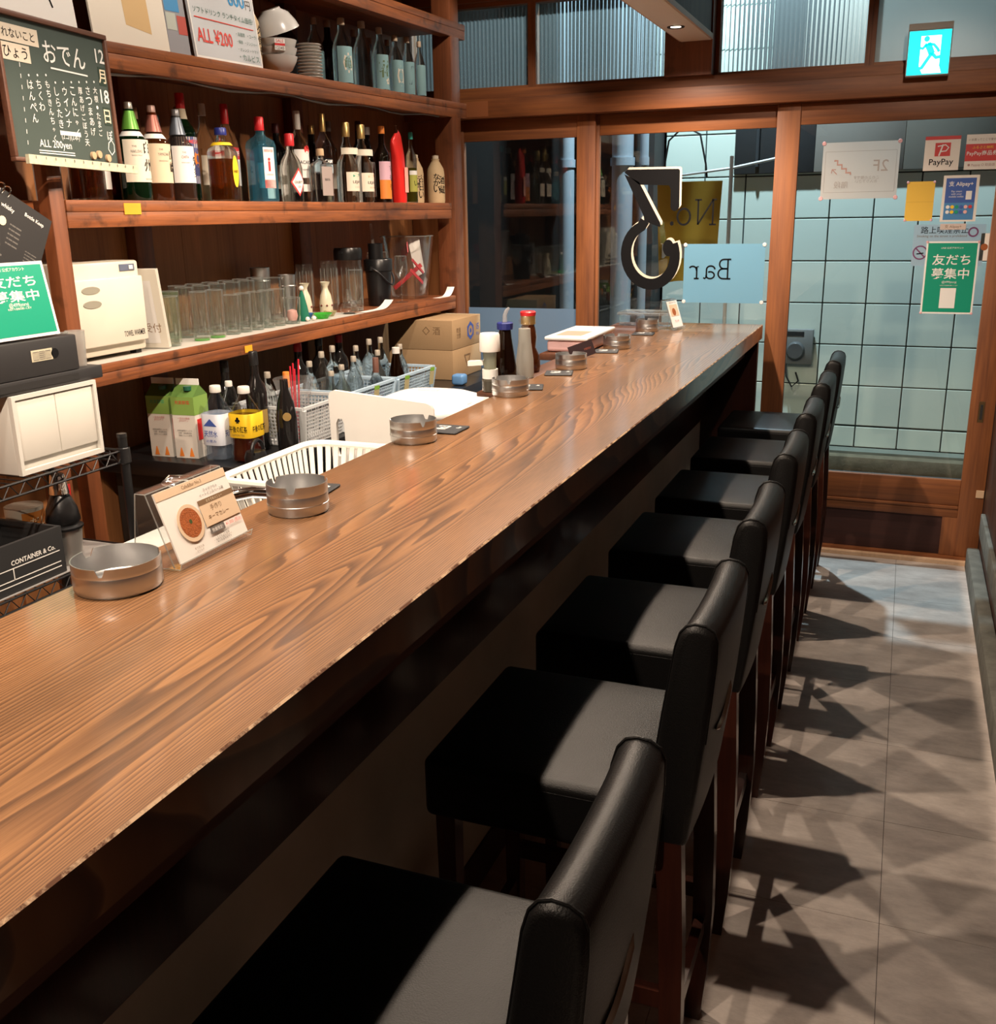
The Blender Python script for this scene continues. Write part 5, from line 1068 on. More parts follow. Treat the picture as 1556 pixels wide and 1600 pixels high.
# dish rack basket
dbk = thing('dish_basket', 'white slotted plastic dish basket in front of the cutting board', 'basket', (-1.325, 2.10, ZK))
x0, x1, y0, y1, zt = -.155, .150, -.20, .235, .185
def rr(x0, x1, y0, y1, r, z, n=5):
    p = []
    for cx, cy, a0 in ((x1-r, y1-r, 0), (x0+r, y1-r, 90), (x0+r, y0+r, 180), (x1-r, y0+r, 270)):
        for k in range(n+1): a = math.radians(a0+90*k/n); p.append((cx+r*math.cos(a), cy+r*math.sin(a), z))
    return p
WB = M('basket_white', (.76, .75, .70), .35)
G().tube(rr(x0, x1, y0, y1, .055, zt), .010, 8, True).obj('rim', WB, dbk)
pb = rr(x0+.045, x1-.045, y0+.045, y1-.045, .04, .004); G().prism(pb, (0, 0, .004)).obj('floor_plate', WB, dbk, 0)
ptop = rr(x0+.004, x1-.004, y0+.004, y1-.004, .052, zt, 11); pbot = rr(x0+.045, x1-.045, y0+.045, y1-.045, .04, .008, 11)
def along(loop, t_):
    L_ = [(Vector(loop[(i+1) % len(loop)])-Vector(loop[i])).length for i in range(len(loop))]; tot = sum(L_); d = t_*tot
    for i, l in enumerate(L_):
        if d <= l: return Vector(loop[i]).lerp(Vector(loop[(i+1) % len(loop)]), d/l if l else 0)
        d -= l
    return Vector(loop[0])
NS = 54
for k in range(NS):
    a, b_ = along(ptop, k/NS), along(pbot, k/NS); d = (along(ptop, (k+.5)/NS)-a).normalized()*.0075; inn = Vector((0, 0, 1)).cross(d).normalized()*.003
    G().add([a-d, a+d, b_+d*.7, b_-d*.7, a-d+inn, a+d+inn, b_+d*.7+inn, b_-d*.7+inn], [(0, 1, 2, 3), (7, 6, 5, 4), (0, 4, 5, 1), (1, 5, 6, 2), (2, 6, 7, 3), (3, 7, 4, 0)]).obj('slat', WB, dbk, 0)
# white lidded rice cooker
rc = thing('rice_cooker', 'white rice cooker with a domed lid behind the counter edge', 'rice cooker', (-1.43, 2.98, ZK))
G().lathe([(0, 0, 4), (.15, 0, 4), (.165, .02, 4), (.172, .165, 4), (0, .165, 4)], 40).obj('cooker_body', WHITE, rc, 50)
G().lathe([(0, .166, 4), (.178, .166, 4), (.182, .175, 4), (.175, .192, 4), (.12, .214, 3), (.05, .224), (0, .226)], 40).obj('lid', M('lid_white', (.82, .81, .79), .3), rc, 60)
G().rbox(-.035, -.01, .2225, .035, .02, .230, .003, 2).obj('steam_vent', GREYPL, rc)
G().rbox(.10, -.06, .1925, .165, -.02, .200, .002, 1).obj('panel', GREYPL, rc)
# chrome tap
tp = thing('water_tap', 'chrome kitchen tap behind the acrylic menu stand', 'tap', (-1.40, 1.74, ZK))
G().lathe([(0, 0), (.030, 0), (.030, .012), (.022, .02), (.020, .15), (.024, .155), (.024, .185), (.018, .20), (0, .20)], 24).obj('tap_body', CHROME, tp, 50)
G().tube([(.0, 0, .165), (.03, .03, .185), (.08, .08, .19), (.13, .12, .18), (.15, .135, .16), (.152, .137, .13)], [.014, .014, .013, .013, .014, .016], 14).obj('spout', CHROME, tp, 60)
G().tube([(0, 0, .195), (-.03, -.01, .215), (-.075, -.02, .225), (-.085, .01, .228), (-.05, .03, .225), (.0, .02, .215)], .007, 10).obj('lever', CHROME, tp, 60)
tag(G().rbox(-1.61, 1.63, ZK, -1.47, 1.88, ZK+.075, .008, 2).obj('storage_box', M('box_pale', (.55, .55, .52), .5), None, 40), 'pale storage box behind the acrylic menu stand', 'box')
# wooden post of the cupboard behind the rack
tag(G().box(-2.20, 2.075, .0008, -2.155, 2.135, 1.26).obj('wooden_stud', W_POST, None, 35, bev=.003), 'brown wooden stud behind the wire rack', 'post')

# ================================================================== WIRE RACK ON THE LEFT
BKW = M('black_wire', (.015, .015, .016), .35, .4)
rk = thing('wire_rack', 'black wire shelving rack behind the near end of the counter', 'rack', (0, 0, 0))
RX0, RX1, RY0, RY1 = -2.14, -1.875, 1.15, 2.045
for x in (RX0, RX1):
    for y in (RY0, RY1): G().tube([(x, y, .0005), (x, y, 1.135)], .0125, 12).obj('post', BKW, rk); G().lathe([(0, 1.1355), (.014, 1.1355), (.013, 1.145), (0, 1.147)], 12, (x, y, 0)).obj('post_cap', BLACK, rk)
for z in (1.10, .835, .50):
    g = G()
    for (a, b) in (((RX0, RY0), (RX1, RY0)), ((RX1, RY0), (RX1, RY1)), ((RX1, RY1), (RX0, RY1)), ((RX0, RY1), (RX0, RY0))):
        g.tube([(*a, z), (*b, z)], .0032, 6); g.tube([(*a, z-.030), (*b, z-.030)], .0032, 6)
        n = int((Vector(a)-Vector(b)).length/.045); pts = []
        for i in range(2*n+1): p = Vector(a).lerp(Vector(b), i/(2*n)); pts.append((p.x, p.y, z-.030 if i % 2 else z))
        g.tube(pts, .0020, 5)
    o = g.obj('shelf_frame', BKW, rk, 40)
    g = G()
    for i in range(30):
        y = RY0+(RY1-RY0)*(i+.5)/30; g.tube([(RX0, y, z+.002), (RX1, y, z+.002)], .0016, 5)
    o2 = g.obj('shelf_wires', BKW, rk, 40); o2['kind'] = 'stuff'
    for x in (RX0, RX1):
        for y in (RY0, RY1): G().lathe([(.0145, -.036), (.0175, -.032), (.0165, .006), (.0145, .008)], 14, (x, y, z)).obj('sleeve', BLACK, rk)
tag(G().box(RX0+.02, RY0+.05, .8395, RX1-.004, RY1-.02, .8415).obj('shelf_sheet', M('sheet_white', (.26, .25, .24), .6), None, 0), 'white sheet lining the lower wire shelf', 'sheet')
# small white drawer unit on the upper shelf
du = thing('drawer_unit', 'small white two door storage unit on the upper wire shelf', 'storage unit', (-2.0, 1.862, 1.1048))
DW = M('unit_white', (.62, .60, .55), .5)
G().box(-.10, -.135, 0, .095, .135, .188).obj('carcass', DW, du, 35, bev=.003)
G().box(.0955, -.135, .0, .107, .135, .012).obj('frame', DW, du, 0); G().box(.0955, -.135, .178, .107, .135, .188).obj('frame', DW, du, 0); G().box(.0955, -.135, .012, .107, -.125, .178).obj('frame', DW, du, 0); G().box(.0955, .125, .012, .107, .135, .178).obj('frame', DW, du, 0)
for a, b in ((-.122, -.002), (.0, .122)): G().box(.0955, a, .032, .103, b, .176).obj('door', M('unit_door', (.66, .63, .57), .5), du, 35, bev=.0015)
# two black boxes on top of it
BB_ = M('black_box', (.018, .017, .018), .55)
b1 = thing('file_box', 'lower flat black box under the box with the paper tag', 'box', (-2.0, 1.80, 1.2938)); G().rbox(-.10, -.25, 0, .10, .234, .032, .003, 2).obj('box_body', BB_, b1); G().box(.1005, -.20, .008, .102, .15, .024).obj('edge_band', BLACKM, b1, 0)
b2 = thing('file_box', 'black box with a slot handle and paper tag under the green poster', 'box', (-2.0, 1.75, 1.3266)); G().rbox(-.10, -.25, 0, .10, .208, .085, .003, 2).obj('box_body', BB_, b2)
G().box(.1005, .06, .035, .1012, .125, .062).obj('tag', M('tag_cream', (.55, .50, .36), .7), b2, 0); text(b2, '▥▦▥', (.1018, .092, .048), (0, 1, 0), (0, 0, 1), INKG, w=.055, h=.02)
G().lathe([(0, 0), (.012, 0), (.012, .0008), (0, .0008)], 14).obj('slot', INK, b2).matrix_local = Matrix.Translation((.1004, .133, .048)) @ Matrix.Rotation(PI/2, 4, 'Y')
# green poster card
def friend_poster(name, label, o, u, v, w, h, qr, tw=.72):
    c = Card(name, label, 'poster', o, u, v, w, h, PAPER, .0012); e = .004*w/.2
    c.rect(-w/2+w*.035, -h/2+w*.035, w/2-w*.035, h/2-w*.035, M('poster_green', (.0, .28, .165), .45))
    c.text('LINE 公式アカウント', 0, h*.41, PAPER, w=w*.42); c.text('友だち', 0, h*.25, PAPER, w=w*tw, h=h*.15, bold=.011); c.text('募集中', 0, h*.06, PAPER, w=w*tw, h=h*.15, bold=.011)
    c.text('@499jmryj', 0, -h*.060, PAPER, w=w*.28); c.text('お友だち登録お願いします', 0, -h*.105, PAPER, w=w*.34)
    if qr: c.rect(-w*.15, -h*.42, w*.15, -h*.14, PAPER)
    return c
gp = friend_poster('green_poster', 'green and white poster card standing on the black boxes', (-1.925, 1.818, 1.4115+.092), (0, 1, 0), (-.16, 0, 1), .205, .175, False, .66)
# ring menu binder
bd = thing('ring_binder', 'black drinks menu on rings tilted behind the green poster', 'menu', (-1.985, 1.845, 1.555)); bd.rotation_euler = (math.radians(-29), 0, 0)
G().box(-.010, -.075, -.115, .004, .085, .19).obj('page_block', M('binder_page', (.55, .52, .48), .6), bd, 0)
G().box(.0042, -.075, -.115, .0058, .085, .19).obj('cover', BLACKM, bd, 0)
for z_, s_, w_ in ((.165, 'Bottle Keep', .06),): text(bd, s_, (.0062, .035, z_), (0, 1, 0), (0, 0, 1), PAPER, w=w_, bold=.01)
text(bd, 'whisky', (.0062, -.045, .155), (0, 1, 0), (0, 0, 1), PAPER, w=.04, bold=.01)
for y_, z_, n_ in ((-.01, .10, 5), (.05, .06, 7), (-.045, .02, 4), (.05, -.03, 5)): text(bd, '\n'.join(['▬ ▬▬ ▬▬▬'] * n_), (.0062, y_, z_), (0, 1, 0), (0, 0, 1), INKG, w=.035, h=.05)
for y_, z_ in ((-.05, .12), (-.05, .06)): G().lathe([(0, 0), (.011, 0), (.011, .0008), (0, .0008)], 12).obj('picture', CREAM, bd).matrix_local = Matrix.Translation((.0062, y_, z_)) @ Matrix.Rotation(PI/2, 4, 'Y')
for k in range(2): G().tube([(-.004+.016*math.cos(a), -.072+.002*k*9, .19+.016*math.sin(a)) for a in [2*PI*j/16 for j in range(16)]], .0018, 6, True).obj('ring', CHROME, bd)
# clear jug at the end of the boxes
t = thing('measuring_jug', 'small clear plastic jug standing beside the black boxes', 'jug', (-1.945, 2.001, 1.3264))
G().lathe([(0, 0), (.021, 0), (.025, .088), (.0235, .088), (.0195, .003), (0, .003)], 20).obj('jug_wall', glass('jug_plastic', (.88, .88, .86), (.85, .85, .82), .30), t, 50)
G().tube([(0, -.024, .085), (0, -.045, .087), (0, -.058, .084)], .0030, 6).obj('handle', glass('rim_glass'), t)
# lower rack shelf
ZR = .8424
cc = thing('storage_crate', 'black crate with white lettering and ruled lines on the lower wire shelf', 'crate', (-1.985, 1.63, ZR))
for q in ((-.10, -.18, 0, .10, .18, .006), (.09, -.18, .0062, .10, .18, .118), (-.10, -.18, .0062, -.09, .18, .118), (-.0898, -.18, .0062, .0898, -.17, .118), (-.0898, .17, .0062, .0898, .18, .118)): G().box(*q).obj('side_panel', M('crate_black', (.020, .020, .021), .6), cc, 0)
text(cc, 'CONTAINER & Co.', (.1006, .085, .072), (0, 1, 0), (0, 0, 1), PAPER, w=.135, bold=.02)
for z_, a_, b_ in ((.058, -.16, .165), (.030, -.16, .165), (.018, -.16, .165)): G().box(.1004, a_, z_, .1008, b_, z_+.0022).obj('printed_line', PAPER, cc, 0)
G().box(.1004, .02, .030, .1008, .0225, .058).obj('printed_line', PAPER, cc, 0)
cup('steel_cup', 'brushed steel tumbler on the lower wire shelf', (-1.925, 1.868, ZR), .092, .028, .036, M('pewter', (.62, .60, .57), .42, .85), False)
t = thing('syrup_pump', 'black and silver bottle top standing in the steel tumbler', 'bottle', (-1.93, 1.864, ZR+.0925))
G().lathe([(0, 0), (.046, 0), (.047, .006), (.036, .012), (.042, .02), (.038, .05), (.024, .085), (.020, .09), (0, .09)], 24).obj('black_body', BLACK, t, 50); G().lathe([(0, .0905), (.024, .0905), (.018, .135), (.016, .14), (0, .14)], 20).obj('silver_top', CHROME, t, 40)
t = thing('snack_bag', 'red foil snack bag behind the steel tumbler', 'bag', (-2.03, 1.965, ZR)); vs = []
for j, (z, w_, d_) in enumerate(((0, .03, .012), (.03, .034, .016), (.10, .03, .014), (.15, .036, .008), (.165, .036, .002))):
    for i in range(12): a = 2*PI*i/12; vs.append((d_*math.cos(a), w_*math.sin(a), z))
G().add(vs, [(j*12+i, j*12+(i+1) % 12, (j+1)*12+(i+1) % 12, (j+1)*12+i) for j in range(4) for i in range(12)]+[list(range(12))[::-1], [48+i for i in range(12)]]).obj('bag_body', M('snack_red', (.52, .02, .02), .35), t, 50)
text(t, '辛口', (.0175, 0, .07), (0, 1, 0), (0, 0, 1), CREAM, w=.035)
t = thing('spice_tub', 'round tub with an orange printed label behind the black crate', 'tub', (-2.055, 1.862, ZR)); G().lathe([(0, 0), (.045, 0), (.047, .14), (0, .14)], 24).obj('tub_body', M('tub_clear', (.40, .36, .30), .4), t, 40); G().patch(.0475, .05, .13, -.9, .9).obj('label', M('label_rust', (.42, .14, .02), .5), t); wrap_text(t, 'だし\n粉', .048, .09, 0, CREAM, None, .05)
t = thing('cooking_pot', 'shiny steel pot lid at the lower left corner behind the counter', 'pot', (-1.60, 1.115, .93)); 
t.location = (-2.0, 1.55, .5045)
G().lathe([(0, 0), (.10, 0), (.105, .006), (.105, .205), (0, .205)], 36).obj('pot_body', STEEL, t, 40); G().lathe([(0, .2055), (.108, .2055), (.108, .212), (.08, .245), (.03, .265), (0, .267)], 36).obj('lid', CHROME, t, 60); G().lathe([(0, .2675), (.010, .2675), (.014, .285), (0, .29)], 16).obj('knob', BLACK, t)
# chalkboard hanging over the near end of the shelf
bo = thing('chalkboard', 'green chalkboard menu with white Japanese writing and a brown frame', 'chalkboard', (-2.085, 2.29, 2.005)); 
CBG = M('chalk_green', (.055, .075, .065), .75, 0, .3, 0, 0, 1, 0, .18, 6)
ub = Vector((-.14, 1, 0)).normalized(); vb = Vector((-.02, 0, 1)); nb = ub.cross(vb).normalized(); vb = nb.cross(ub)
bo.matrix_world = Matrix(((ub.x, vb.x, nb.x, -2.105), (ub.y, vb.y, nb.y, 2.232), (ub.z, vb.z, nb.z, 1.998), (0, 0, 0, 1)))
HW_, HH_ = .215, .163
G().box(-HW_, -HH_, -.004, HW_, HH_, .0).obj('slate', CBG, bo, 0)
WF = wood('board_frame', (.07, .026, .014), (.17, .07, .04), 0, .5, 9, .12)
for q in ((-HW_-.012, HH_, -.008, HW_+.012, HH_+.013, .008), (-HW_-.012, -HH_-.011, -.008, HW_+.012, -HH_, .008), (-HW_-.012, -HH_, -.008, -HW_, HH_, .008), (HW_, -HH_, -.008, HW_+.012, HH_, .008)): G().box(*q).obj('frame_bar', WF, bo, 35, bev=.002)
def chalk(s_, x, y, h, mat=CHALK, bold=.004, w=None): text(bo, s_, (x, y, .0012), (1, 0, 0), (0, 1, 0), mat, w, h, bold)
def vchalk(s_, x, y, h, dy=None, shift=0):
    for k, ch in enumerate(s_): chalk(ch, x+shift*k, y-(dy or h*1.25)*k, h*(.55 if ch in 'ゃ・ー' else 1))
chalk('おでん', .035, .100, .052, bold=.006); G().ribbon([(-.03, .062), (.125, .060)], .004, (0, 0, .001), (1, 0, 0), (0, 1, 0), .0003).obj('chalk_line', CHALK, bo, 0)
for k, s_ in enumerate(('大根・たまご', 'さつまあげ', '厚あげごぼう天', 'こんにゃく', 'ウィンナー', 'しらたき', 'もちきんちゃく', 'ちくわ', 'はんぺん')):
    x = .150-.034*k; y = .048-.004*k+(.018 if k > 5 else 0)
    chalk('・', x, y, .006); vchalk(s_, x, y-.022, .021 if len(s_) < 6 else .0175)
chalk('(2コ)(2本)', .012, -.104, None, bold=0, w=.075); chalk('ALL 200yen', -.055, -.128, .024, w=.13, bold=.008)
for yy in (-.143, -.149): G().ribbon([(-.125, yy), (.02, yy-.001)], .0025, (0, 0, .001), (1, 0, 0), (0, 1, 0), .0003).obj('chalk_line', CHALK, bo, 0)
for k in range(8): G().ribbon([(-.150-.002*k, .06-.026*k), (-.151-.002*k, .05-.026*k)], .002, (0, 0, .001), (1, 0, 0), (0, 1, 0), .0003).obj('chalk_line', CHALK, bo, 0)
for k, (ch, bg_) in enumerate((('12', 0), ('月', 1), ('18', 0), ('日', 1))):
    y = .118-.052*k
    if bg_: G().box(.176, y-.024, .0004, .208, y+.024, .0009).obj('chalk_tile', M('tile_darkgreen', (.015, .035, .022), .7), bo, 0)
    chalk(ch, .192, y, .036, CREAM if bg_ else CHALK, .012)
chalk('ぽ', .192, -.088, .026, bold=.006)
G().ribbon([(.176, -.125), (.182, -.108), (.196, -.100), (.206, -.112), (.204, -.130), (.190, -.140), (.176, -.125)], .003, (0, 0, .001), (1, 0, 0), (0, 1, 0), .0003).obj('chalk_line', CHALK, bo, 0)
for x, y in ((.098, -.146), (.125, -.142), (.166, -.150)): G().lathe([(0, .0002), (.0105, .0002), (.010, .007), (0, .008)], 16, (x, y, 0)).obj('magnet', CORK, bo)
for y, s_, w_ in ((.125, 'れないこと', .15), (.082, 'ひょう', .11)):
    G().box(-.215, y-.020, .0006, -.215+w_, y+.020, .0012).obj('paper_strip', M('strip_cream', (.66, .58, .46), .7), bo, 0); text(bo, s_, (-.215+w_/2, y, .0018), (1, 0, 0), (0, 1, 0), INK, w_*.8)
rl = Card('ruler', 'long pale speckled ruler under the chalkboard', 'ruler', (-2.062, 2.25, 1.824), (-.14, 1, -.02), (0, 0, 1), .47, .022, M('ruler_pale', (.52, .50, .36), .5, 0, .5, 0, .0, 1, 0, .3, 90), .010)
for k in range(12): rl.rect(-.21+.038*k, .002, -.207+.038*k, .009, INKG, 'graduation')

# ================================================================== ON THE COUNTER
CP = CT+.0007
def ashtray(label, x, y, H, R, notch=True, rz=0, band=True):
    t = thing('ashtray', label, 'ashtray', (x, y, CP), rz, 'steel ashtrays on the counter')
    g = G(); n = 80; prof_o = [(R-.004, .0), (R, .003), (R, H-.001)]; nt = (12,) if notch else ()
    g.lathe([(0, 0), (R*.96, 0), (R, .004), (R, H*.62), (R*.992, H*.62+.0012), (R, H*.62+.0024), (R, H-.0115)], n)
    vs, fs = [], []
    cuts = [0.0, 2.1, 4.2] if notch else []
    for i in range(n):
        a = 2*PI*i/n; cut = any(abs((a-c_+PI) % (2*PI)-PI) < .085 for c_ in cuts); zt_ = H-.0115 if cut else H
        vs += [(R*math.cos(a), R*math.sin(a), H-.0115), (R*math.cos(a), R*math.sin(a), zt_), ((R-.0016)*math.cos(a), (R-.0016)*math.sin(a), zt_), ((R-.0016)*math.cos(a), (R-.0016)*math.sin(a), H-.0115)]
    for i in range(n):
        j = (i+1) % n
        for k in range(3): fs.append((4*i+k, 4*j+k, 4*j+k+1, 4*i+k+1))
    g.add(vs, fs); g.lathe([(R-.0016, H-.0115), (R-.0016, .008), (R*.9, .005), (0, .005)], n)
    g.obj('bowl', STEEL, t, 40)
    if band: G().lathe([(R+.0001, H*.30), (R+.0009, H*.31), (R+.0009, H*.33), (R+.0001, H*.34)], n).obj('band', STEEL, t)
    return t
ashtray('wide low steel ashtray nearest the camera on the counter', -1.086, 1.140, .047, .066, True, 3.0, False)
ashtray('steel ashtray beside the acrylic menu stand', -1.045, 1.585, .058, .058, True, -1.2)
ashtray('steel ashtray in front of the white cutting board', -1.108, 2.215, .055, .058, True, 1.4)
ashtray('steel ashtray in front of the white sauce dispenser', -1.112, 2.905, .052, .0575, True, .8)
ashtray('steel ashtray beside the brown sauce bottle', -1.098, 3.485, .053, .057, True, 1.9)
ashtray('steel ashtray beside the pink tub', -1.085, 4.07, .053, .056, True, 1.9)
ashtray('farthest steel ashtray near the small menu stand', -1.110, 4.705, .055, .053, True, 1.9)
CO = M('coaster_black', (.020, .022, .026), .55); CW = M('coaster_white', (.62, .62, .60), .6)
def coaster(label, x, y, rz):
    t = thing('coaster', label, 'coaster', (x, y, CP), rz, 'black coasters on the counter')
    G().rbox(-.048, -.048, 0, .048, .048, .005, .002, 1).obj('pad', CO, t); text(t, 'No.3', (-.012, .006, .0054), (0, 1, 0), (-1, 0, 0), CW, w=.045, h=.036, bold=.03); text(t, 'Bar', (.03, .018, .0054), (0, 1, 0), (-1, 0, 0), CW, w=.02, bold=.02)
for x, y, rz, l in ((-1.10, 1.715, .12, 'black coaster beside the second ashtray'), (-1.082, 2.352, .0, 'black coaster beside the ashtray by the cutting board'), (-1.10, 3.035, .3, 'black coaster between the sauce dispenser and its ashtray'), (-1.098, 3.345, .25, 'black coaster beside the frosted bottle'), (-1.095, 3.945, .2, 'black coaster in front of the pink tub'), (-1.095, 4.57, .1, 'farthest black coaster beside the last ashtray')): coaster(l, x, y, rz)
def menu_stand(label, x, y, w, h, rz, full):
    t = thing('menu_stand', label, 'menu stand', (x, y, CP+.0012), rz)
    e = .0022
    pf = [(.012, .010), (.012, 0), (-.078, 0), (-.078, 0), (-.064, h), (-.046, h), (-.002, .004)]
    def sheet(a, b, nm):
        d = Vector((b[0]-a[0], 0, b[1]-a[1])).normalized(); q = Vector((-d.z, 0, d.x))*e/2; A_, B_ = Vector((a[0], -w/2, a[1])), Vector((b[0], -w/2, b[1]))
        G().prism([A_-q, A_+q, B_+q, B_-q], (0, w, 0)).obj(nm, ACRYL, t, 0)
    for a, b, nm in (((.010, .0011), (-.078, .0011), 'foot'), ((-.078, .0024), (-.062, h), 'back_sheet'), ((-.062, h+.001), (-.043, h+.001), 'top_bend'), ((-.043, h-.001), (-.001, .0035), 'front_sheet'), ((.0105, .0024), (.0135, .012), 'lip')): sheet(a, b, nm)
    ED = glass('rim_glass')
    for sy in (-1, 1): G().tube([(.0135, sy*w/2, .012), (.010, sy*w/2, .0014), (-.078, sy*w/2, .0014), (-.062, sy*w/2, h), (-.043, sy*w/2, h), (-.001, sy*w/2, .004)], .0012, 5).obj('edge', ED, t)
    G().tube([(.0135, -w/2, .012), (.0135, w/2, .012)], .0012, 5).obj('edge', ED, t); G().tube([(-.043, -w/2, h), (-.043, w/2, h)], .0012, 5).obj('edge', ED, t)
    return t
m1 = menu_stand('acrylic stand holding a curry menu card near the camera', -1.045, 1.318, .198, .122, .02, True)
def menu_card(label, x, y, w, h, rz, lean, z):
    u = Vector((-math.sin(rz), math.cos(rz), 0)); v = Vector((-lean*math.cos(rz), -lean*math.sin(rz), 1))
    c = Card('menu_card', label, 'menu', (x, y, z), u, v, w, h, PAPER, .003)
    c.rect(-w/2, h*.38, w/2, h*.497, BEI); c.text('Cafe&Bar No.3', 0, h*.44, BRN, w=w*.28)
    c.text('テイクアウト\nイートインスペース有', w*.22, h*.27, INKG, w=w*.36); c.rect(-w*.02, h*.11, w/2, h*.185, BRN); c.text('おすすめメニュー', w*.22, h*.147, CREAM, w=w*.24)
    c.rect(-w*.02, -h*.20, w/2, h*.108, BEI); c.text('手作り', w*.20, h*.035, BRN, h=h*.085); c.text('キーマカレー', w*.20, -h*.085, BRN, w=w*.30)
    c.disc(-w*.20, -h*.05, w*.17, BEI); c.disc(-w*.20, -h*.045, w*.135, M('curry', (.33, .085, .015), .6, 0, .5, 0, .5, 400, 0, .5, 180)); c.disc(-w*.195, -h*.03, w*.02, M('herb', (.04, .07, .01), .7))
    c.rect(0, -h*.315, w*.21, -h*.225, INKG); c.text('数量限定!', w*.105, -h*.27, PAPER, w=w*.16); c.text('¥1,000 (税込)', w*.35, -h*.27, MR_, w=w*.24)
    c.text('・ごはん大盛り無料\n・トッピング各種\n・当店の人気メニュー\n・毎日数量限定です', w*.13, -h*.395, INKG, w=w*.26, h=h*.13); c.text('辛さ控えめ\nマイルド', -w*.22, -h*.42, BRN, w=w*.13)
    return c
menu_card('white and beige curry menu card in the acrylic stand near the camera', -1.0575, 1.318, .186, .119, .02, .36, CP+.0672)
m2 = menu_stand('acrylic stand holding a small menu at the far end of the counter', -.985, 4.80, .11, .135, -.25, False)
c = Card('menu_card', 'narrow white menu card standing at the far end of the counter', 'menu', (-1.000, 4.802, CP+.0725), (.247, .969, 0), (-.33, .08, 1), .10, .125, PAPER, .003)
c.rect(-.04, -.01, .04, .045, BEI); c.disc(-.005, .01, .018, M('curry')); c.text('本日のおすすめ', 0, .055, BRN, w=.07); c.text('ランチ', 0, -.035, MR_, w=.04)
# sauces
t = thing('sauce_dispenser', 'white capped measuring sauce dispenser behind its ashtray', 'dispenser', (-1.205, 2.985, CP))
t.location = (-1.197, 2.95, CP)
G().lathe([(0, 0), (.026, 0), (.027, .035), (.022, .04), (0, .04)], 24).obj('jar_base', glass('jar_smoke', (.4, .38, .34), (.3, .28, .22), .4), t, 40); G().lathe([(0, .0405), (.025, .0405), (.025, .07), (0, .07)], 24).obj('collar', WHITE, t, 40)
G().lathe([(0, .0705), (.020, .0705), (.022, .125), (0, .125)], 24).obj('chamber', glass('chamber', (.75, .76, .68), (.5, .52, .40), .5), t, 40); G().lathe([(0, .1255), (.032, .1255), (.033, .13), (.032, .176), (.029, .182), (0, .182)], 28).obj('top_cap', WHITE, t, 40)
G().add([(-.02, -.010, .082), (-.02, -.010, .096), (-.070, -.016, .094), (-.070, -.016, .078), (-.02, .010, .082), (-.02, .010, .096), (-.070, .004, .094), (-.070, .004, .078)], [(0, 1, 2, 3), (7, 6, 5, 4), (0, 4, 5, 1), (1, 5, 6, 2), (2, 6, 7, 3), (3, 7, 4, 0)]).obj('pour_spout', WHITE, t, 0)
t = thing('soy_sauce_bottle', 'dark glass bottle with a blue collar and clear pourer', 'bottle', (-1.193, 3.075, CP))
G().lathe([(0, 0), (.036, 0), (.037, .01), (.036, .06), (.022, .15), (.019, .18), (0, .18)], 28).obj('glass_body', G_BROWN, t, 50); G().lathe([(0, .1805), (.026, .1805), (.027, .20), (.024, .203), (0, .203)], 12).obj('collar', M('collar_blue', (.015, .025, .16), .4), t, 20)
G().tube([(0, 0, .2035), (0, 0, .225), (.004, .006, .24), (.010, .012, .248)], [.008, .007, .006, .004], 10).obj('pourer', glass('pourer_clear', (.85, .86, .86), (.8, .8, .8), .3), t)
t = thing('frosted_bottle', 'frosted glass bottle with a clear ball stopper', 'bottle', (-1.105, 3.245+.115, CP)); 
t.location = (-1.188, 3.245, CP)
G().lathe([(0, 0), (.030, 0), (.031, .008), (.030, .06), (.022, .12), (.020, .165), (0, .165)], 28).obj('glass_body', G_FROST, t, 50); G().lathe([(0, .1655), (.010, .1655), (.018, .18), (.019, .192), (.012, .204), (0, .207)], 20).obj('stopper', GLASS, t, 60)
t = thing('whisky_flask', 'brown glass bottle with a gold neck and red cap behind the coaster', 'bottle', (-1.128, 3.555, CP)); t.location = (-1.222, 3.375, CP)
G().lathe([(0, 0), (.040, 0), (.043, .02), (.040, .055), (.026, .085), (.030, .12), (.026, .15), (.022, .165), (0, .165)], 28).obj('glass_body', glass('amber_bottle_glass'), t, 50); G().lathe([(0, .1655), (.026, .1655), (.026, .195), (0, .195)], 24).obj('neck_band', GOLD, t, 40); G().lathe([(0, .1955), (.027, .1955), (.028, .207), (.024, .211), (0, .211)], 24).obj('cap', REDC, t, 40)
# pink tub with white lid, dark folder, tray
t = thing('food_tub', 'pale pink plastic tub with a white lid at the back of the counter', 'tub', (-1.245, 4.09, CP))
G().rbox(-.085, -.20, 0, .085, .20, .046, .012, 3).obj('tub_body', M('tub_pink', (.76, .50, .50), .4), t)
G().rbox(-.092, -.21, .0465, .092, .21, .062, .006, 2).obj('lid', M('lid_white', (.74, .73, .71), .3), t); G().rbox(-.06, -.16, .0622, .05, .0, .0632, .0004, 1).obj('lid_window', M('lid_window', (.42, .34, .26), .3), t)
c = Card('menu_folder', 'dark folded menu leaning behind the ashtray', 'menu', (-1.135, 3.745, CP+.030), (.62, .78, .22), (-.35, .1, 1), .11, .058, M('folder_brown', (.030, .018, .020), .4), .006); c.text('MENU', .025, 0, M('print_rust', (.30, .08, .05), .5), w=.03)
t = thing('clear_container', 'flat clear plastic container at the window end of the counter', 'container', (-1.17, 4.985, CP))
G().rbox(-.13, -.085, 0, .13, .085, .052, .010, 2).obj('container_body', ACRYL, t, 40); G().rbox(-.138, -.093, .0525, .138, .093, .062, .003, 2).obj('lid', glass('lid_clear', (.9, .9, .9), (.7, .7, .7), .16), t, 40)
